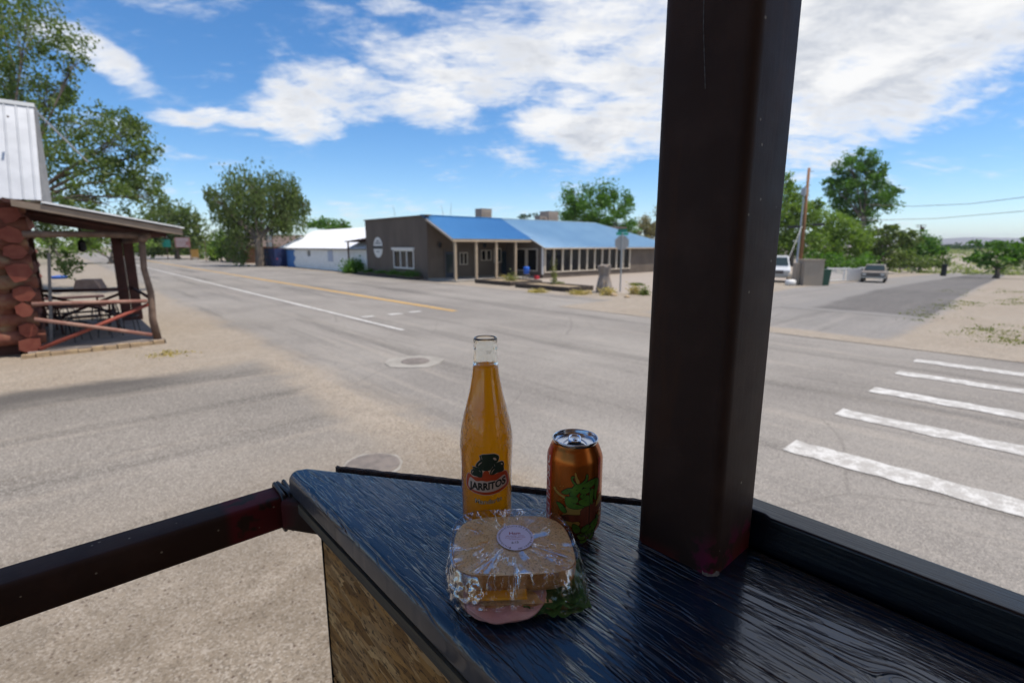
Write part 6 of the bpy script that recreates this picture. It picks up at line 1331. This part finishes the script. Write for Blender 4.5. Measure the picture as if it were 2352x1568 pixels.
chz = pm('yellow_cheese', (.80, .36, .015), .4); ham = pm('pink_ham', (.52, .245, .225), .38, var=(.60, .33, .30), vscale=30, bump=.2, bscale=120)
m = MB(); m.box(-.050, .012, -.056, .035, .0215, .0243, Matrix.Rotation(rad(-3), 4, 'Z') @ Matrix.Rotation(rad(3), 4, 'X')); m.build('cheese_slice', chz, sw, bevel=.0005)
def hamf(k):
    def f(u_, v_):
        x = -.057 + .088 * u_; edge = math.sin(PI * min(1, max(0, u_))) ** .5; y = -.047 + (-.026 + .003 * k) * edge * (1 - v_) + .075 * v_
        drop = .020 * (1 - v_) ** 2.2 * (.35 + .65 * edge) * (.85 + .3 * k * .5); z_ = .0200 - .0026 * k - drop * (.8 - .10 * k) + .0014 * math.sin(u_ * 14 + k * 2) * (1 - v_)
        return (x, y, max(.003 + .002 * k, z_))
    return f
for k in range(3): leafsheet('ham_slice', ham, hamf(k), 30, 12, sw, .0022)
lg = mat_leaf('lettuce_green', (.035, .095, .016), (.07, .16, .03), (.13, .22, .06), sc=40, fine=160)
def letf(k):
    rx = random.random() * 9
    def f(u_, v_):
        x = (.005 if k < 3 else -.062) + (.066 if k < 3 else .02) * u_ + .004 * k * (k < 3); ruf = mnoise.noise(Vector((u_ * 5 + rx, v_ * 2, k))) ; y = -.050 - .016 * (1 - v_) * (1 - .9 * abs(u_ - .45)) + .06 * v_ + .006 * ruf * (1 - v_)
        z_ = .0215 - .003 * k - .016 * (1 - v_) ** 1.6 * (.65 + .35 * math.sin(u_ * 5 + k * 2)) + .006 * ruf * (1 - v_) + .0012 * math.sin(u_ * 22 + k) * (1 - v_)
        return (x, y, max(.0035, z_))
    return f
for k in range(3): leafsheet('lettuce_leaf', lg, letf(k), 40, 14, sw, .0005)
def mat_film():
    m = bpy.data.materials.new('cling_film'); m.use_nodes = True; t = NT(m.node_tree); P = t.n('ShaderNodeTexCoord').outputs['Object']; x, y, z_ = t.sep(P)
    dx, dy = x, t.m('SUBTRACT', y, .004); a = t.m('ARCTAN2', dy, dx); r = t.m('SQRT', t.m('ADD', t.m('MULTIPLY', dx, dx), t.m('MULTIPLY', dy, dy)))
    fold = t.noise(t.comb(t.m('MULTIPLY', t.m('COSINE', a), 1.0), t.m('SINE', a), t.m('MULTIPLY', r, 9.0)), 2.6, 4, .55)
    fold = t.m('MULTIPLY', t.ss(t.m('ABSOLUTE', t.m('SUBTRACT', fold, .5)), .035, .0), t.ss(r, .016, .03))
    crk = t.m('MULTIPLY', t.m('ABSOLUTE', t.m('SUBTRACT', t.noise(P, 75, 4, .6, .8), .5)), t.ss(z_, .05, .02, .5, 1.4))
    swell = t.noise(P, 26, 3, .5)
    h = t.m('ADD', t.m('ADD', t.m('MULTIPLY', fold, .42), t.m('MULTIPLY', swell, .8)), t.m('MULTIPLY', crk, .45)); nb = t.bump(h, .8, .0020)
    g = t.n('ShaderNodeBsdfGlossy'); g.inputs['Roughness'].default_value = .07; g.inputs['Color'].default_value = (1, 1, 1, 1); t.put(nb, g.inputs['Normal'])
    tr = t.n('ShaderNodeBsdfTransparent'); tr.inputs[0].default_value = (.97, .97, .975, 1)
    gm_ = t.n('ShaderNodeNewGeometry'); fcg = t.m('SUBTRACT', 1.0, t.m('ABSOLUTE', t.vm('DOT_PRODUCT', gm_.outputs['Normal'], gm_.outputs['Incoming']))); frv = t.m('ADD', .045, t.m('MULTIPLY', t.m('POWER', fcg, 4.0), .6))
    glint = t.m('MULTIPLY', fold, t.ss(t.noise(P, 45, 2), .47, .60)); f = t.m('ADD', t.m('ADD', frv, t.m('MULTIPLY', glint, t.ss(z_, .028, .045, .18, .55))), t.m('ADD', t.m('MULTIPLY', t.ss(t.noise(P, 34, 3, .6), .56, .70), .14), t.m('MULTIPLY', t.ss(t.noise(t.comb(t.m('COSINE', a), t.m('SINE', a), t.m('MULTIPLY', r, 14.0)), 2.1, 3, .55), .53, .62), .34)), clamp=True)
    mx = t.n('ShaderNodeMixShader'); t.put(f, mx.inputs[0]); t.put(tr.outputs[0], mx.inputs[1]); t.put(g.outputs[0], mx.inputs[2]); t.put(mx.outputs[0], t.n('ShaderNodeOutputMaterial').inputs[0]); return m
# film: from the label out over the top slice, down the sides, crumpled on the counter
NA, NR = 300, 66; m = MB(); lp = loaf(.0715, .0535, NA); rows = []
topz = lambda x, y: (T1 @ Vector((x, y - .004, .0205))).z
for j in range(NR + 1):
    f = j / NR; ring = []
    for k in range(NA):
        a = 2 * PI * k / NA; lx, ly = lp[k]
        ra = mnoise.noise(Vector((math.cos(a) * 4.5, math.sin(a) * 4.5, 1.3)))
        if f < .5:
            q = f / .5; x, y = lx * q, ly * q + .004; z_ = topz(x, y) + .0027 - .0005 * q + .0015 * abs(mnoise.noise(Vector((math.cos(a) * 7, math.sin(a) * 7, q * .7)))) * q * 1.5
        else:
            q = (f - .5) / .5; out_ = 1 + .05 * math.sin(PI * q * .9) + .13 * q * max(0, ra + .12) + (.07 * q * sstep(lx, .02, .06)); x, y = lx * out_, ly * out_ * (1 + (.14 * q ** .8 if ly < 0 else .02 * q)) + .004
            z0 = topz(lx, ly) + .0022; z_ = z0 * (1 - q) ** .9 + .0022 + .004 * max(0, mnoise.noise(Vector((a * 5, q * 3, 2)))) * q
            cr_ = mnoise.noise(Vector((x * 130, y * 130, z_ * 150))) * .0022 * min(1, q * 2.2) + mnoise.noise(Vector((x * 320, y * 320, z_ * 320))) * .0008 * min(1, q * 2)
            x += cr_ * math.cos(a); y += cr_ * math.sin(a); z_ = max(.0012, z_ + cr_ * .8)
        ring.append((x, y, z_))
    rows.append(ring)
vs = [p for r_ in rows for p in r_]; m.add(vs, [(j * NA + k, (j + 1) * NA + k, (j + 1) * NA + (k + 1) % NA, j * NA + (k + 1) % NA) for j in range(1, NR) for k in range(NA)])
film = m.build('cling_film', mat_film(), sw, smooth=True, fix=False)
# crumpled gathers of film at the right and left ends
def wad(c, rx, ry, rz, seed, name='film_gather'):
    bm = bmesh.new(); bmesh.ops.create_icosphere(bm, subdivisions=4, radius=1)
    for v in bm.verts:
        d = v.co.copy(); n1_ = abs(mnoise.noise(d * 2.2 + Vector((seed, 0, 0)))); n2_ = abs(mnoise.noise(d * 5.5 + Vector((0, seed, 0)))); s_ = .62 + .75 * n1_ + .45 * n2_
        v.co = Vector((c[0] + d.x * rx * s_, c[1] + d.y * ry * s_, max(.001, c[2] + d.z * rz * s_)))
    me = bpy.data.meshes.new(name); bm.to_mesh(me); bm.free(); me.materials.append(film.data.materials[0]); o = bpy.data.objects.new(name, me); C.objects.link(o); o.parent = sw
wad((.072, -.036, .010), .009, .020, .010, 1); wad((.046, -.058, .006), .020, .007, .006, 4)
# sticker
sx0, sy0, SR = .0035, .007, .0215
tilt = T1.to_3x3()
def on_top(x, y, h): v = Vector((sx0 + x, sy0 + y, 0)); return (v.x, v.y, topz(v.x, v.y) + .0036 + h)
stk = bmesh.new(); n = 64; vs = [stk.verts.new(on_top(SR * math.cos(2 * PI * k / n), SR * math.sin(2 * PI * k / n), 0)) for k in range(n)]; c_ = stk.verts.new(on_top(0, 0, .0001))
for k in range(n): stk.faces.new((c_, vs[k], vs[(k + 1) % n]))
me = bpy.data.meshes.new('label'); stk.to_mesh(me); stk.free(); me.materials.append(pm('sticker_paper', (.74, .69, .88), .45)); lab = bpy.data.objects.new('label', me); C.objects.link(lab); lab.parent = sw
lblk = ink('label_black', (.02, .015, .03)); lmag = ink('label_magenta', (.30, .01, .06))
def flat_text(s, size, x, y, mat, rot=0, name='lettering', bold=0, sx=1.0):
    bm = text_bm(s, size, offset=bold); c_, s_ = math.cos(rot), math.sin(rot)
    for v in bm.verts: X, Y = v.co.x * sx, v.co.y; v.co = on_top(x + X * c_ - Y * s_, y + X * s_ + Y * c_, .00018)
    me = bpy.data.meshes.new(name); bm.to_mesh(me); bm.free(); me.materials.append(mat); o = bpy.data.objects.new(name, me); C.objects.link(o); o.parent = lab
flat_text('Ham', .0062, 0, .0062, lmag, bold=.00008, sx=1.15)
for k, s in enumerate(('mild cheddar, lettuce,', 'bacon jam & pesto aioli', 'on white bread')): flat_text(s, .0025, 0, .0019 - k * .0028, lmag)
flat_text('6-13', .0046, -.0012, -.0092, lblk, .08, bold=.00006)
# ring text as one mesh
bm_all = bmesh.new(); txt = 'Bristlecone General Store 115 S Baker Ave Baker, NV'; st_a = rad(250); n = len(txt)
wd = [(.42 if ch in 'il1,. I' else (1.25 if ch in 'mwMW' else 1)) for ch in txt]; tot = sum(wd); acc_ = 0
for ch, w_ in zip(txt, wd):
    ang = st_a - (acc_ + w_ / 2) / tot * rad(338); acc_ += w_
    if ch == ' ': continue
    b2 = text_bm(ch, .0036, offset=.00004); r_ = SR - .0026
    for v in b2.verts:
        X, Y = v.co.x, v.co.y; px_ = (r_ + Y) * math.cos(ang) + X * math.sin(ang); py_ = (r_ + Y) * math.sin(ang) - X * math.cos(ang); v.co = on_top(px_, py_, .00018)
    me_ = bpy.data.meshes.new('x'); b2.to_mesh(me_); b2.free(); bm_all.from_mesh(me_); bpy.data.meshes.remove(me_)
me = bpy.data.meshes.new('lettering'); bm_all.to_mesh(me); bm_all.free(); me.materials.append(lblk); o = bpy.data.objects.new('lettering', me); C.objects.link(o); o.parent = lab
for o in (tb_, bb_):
    for k_ in ('label', 'category'):
        if k_ in o: del o[k_]
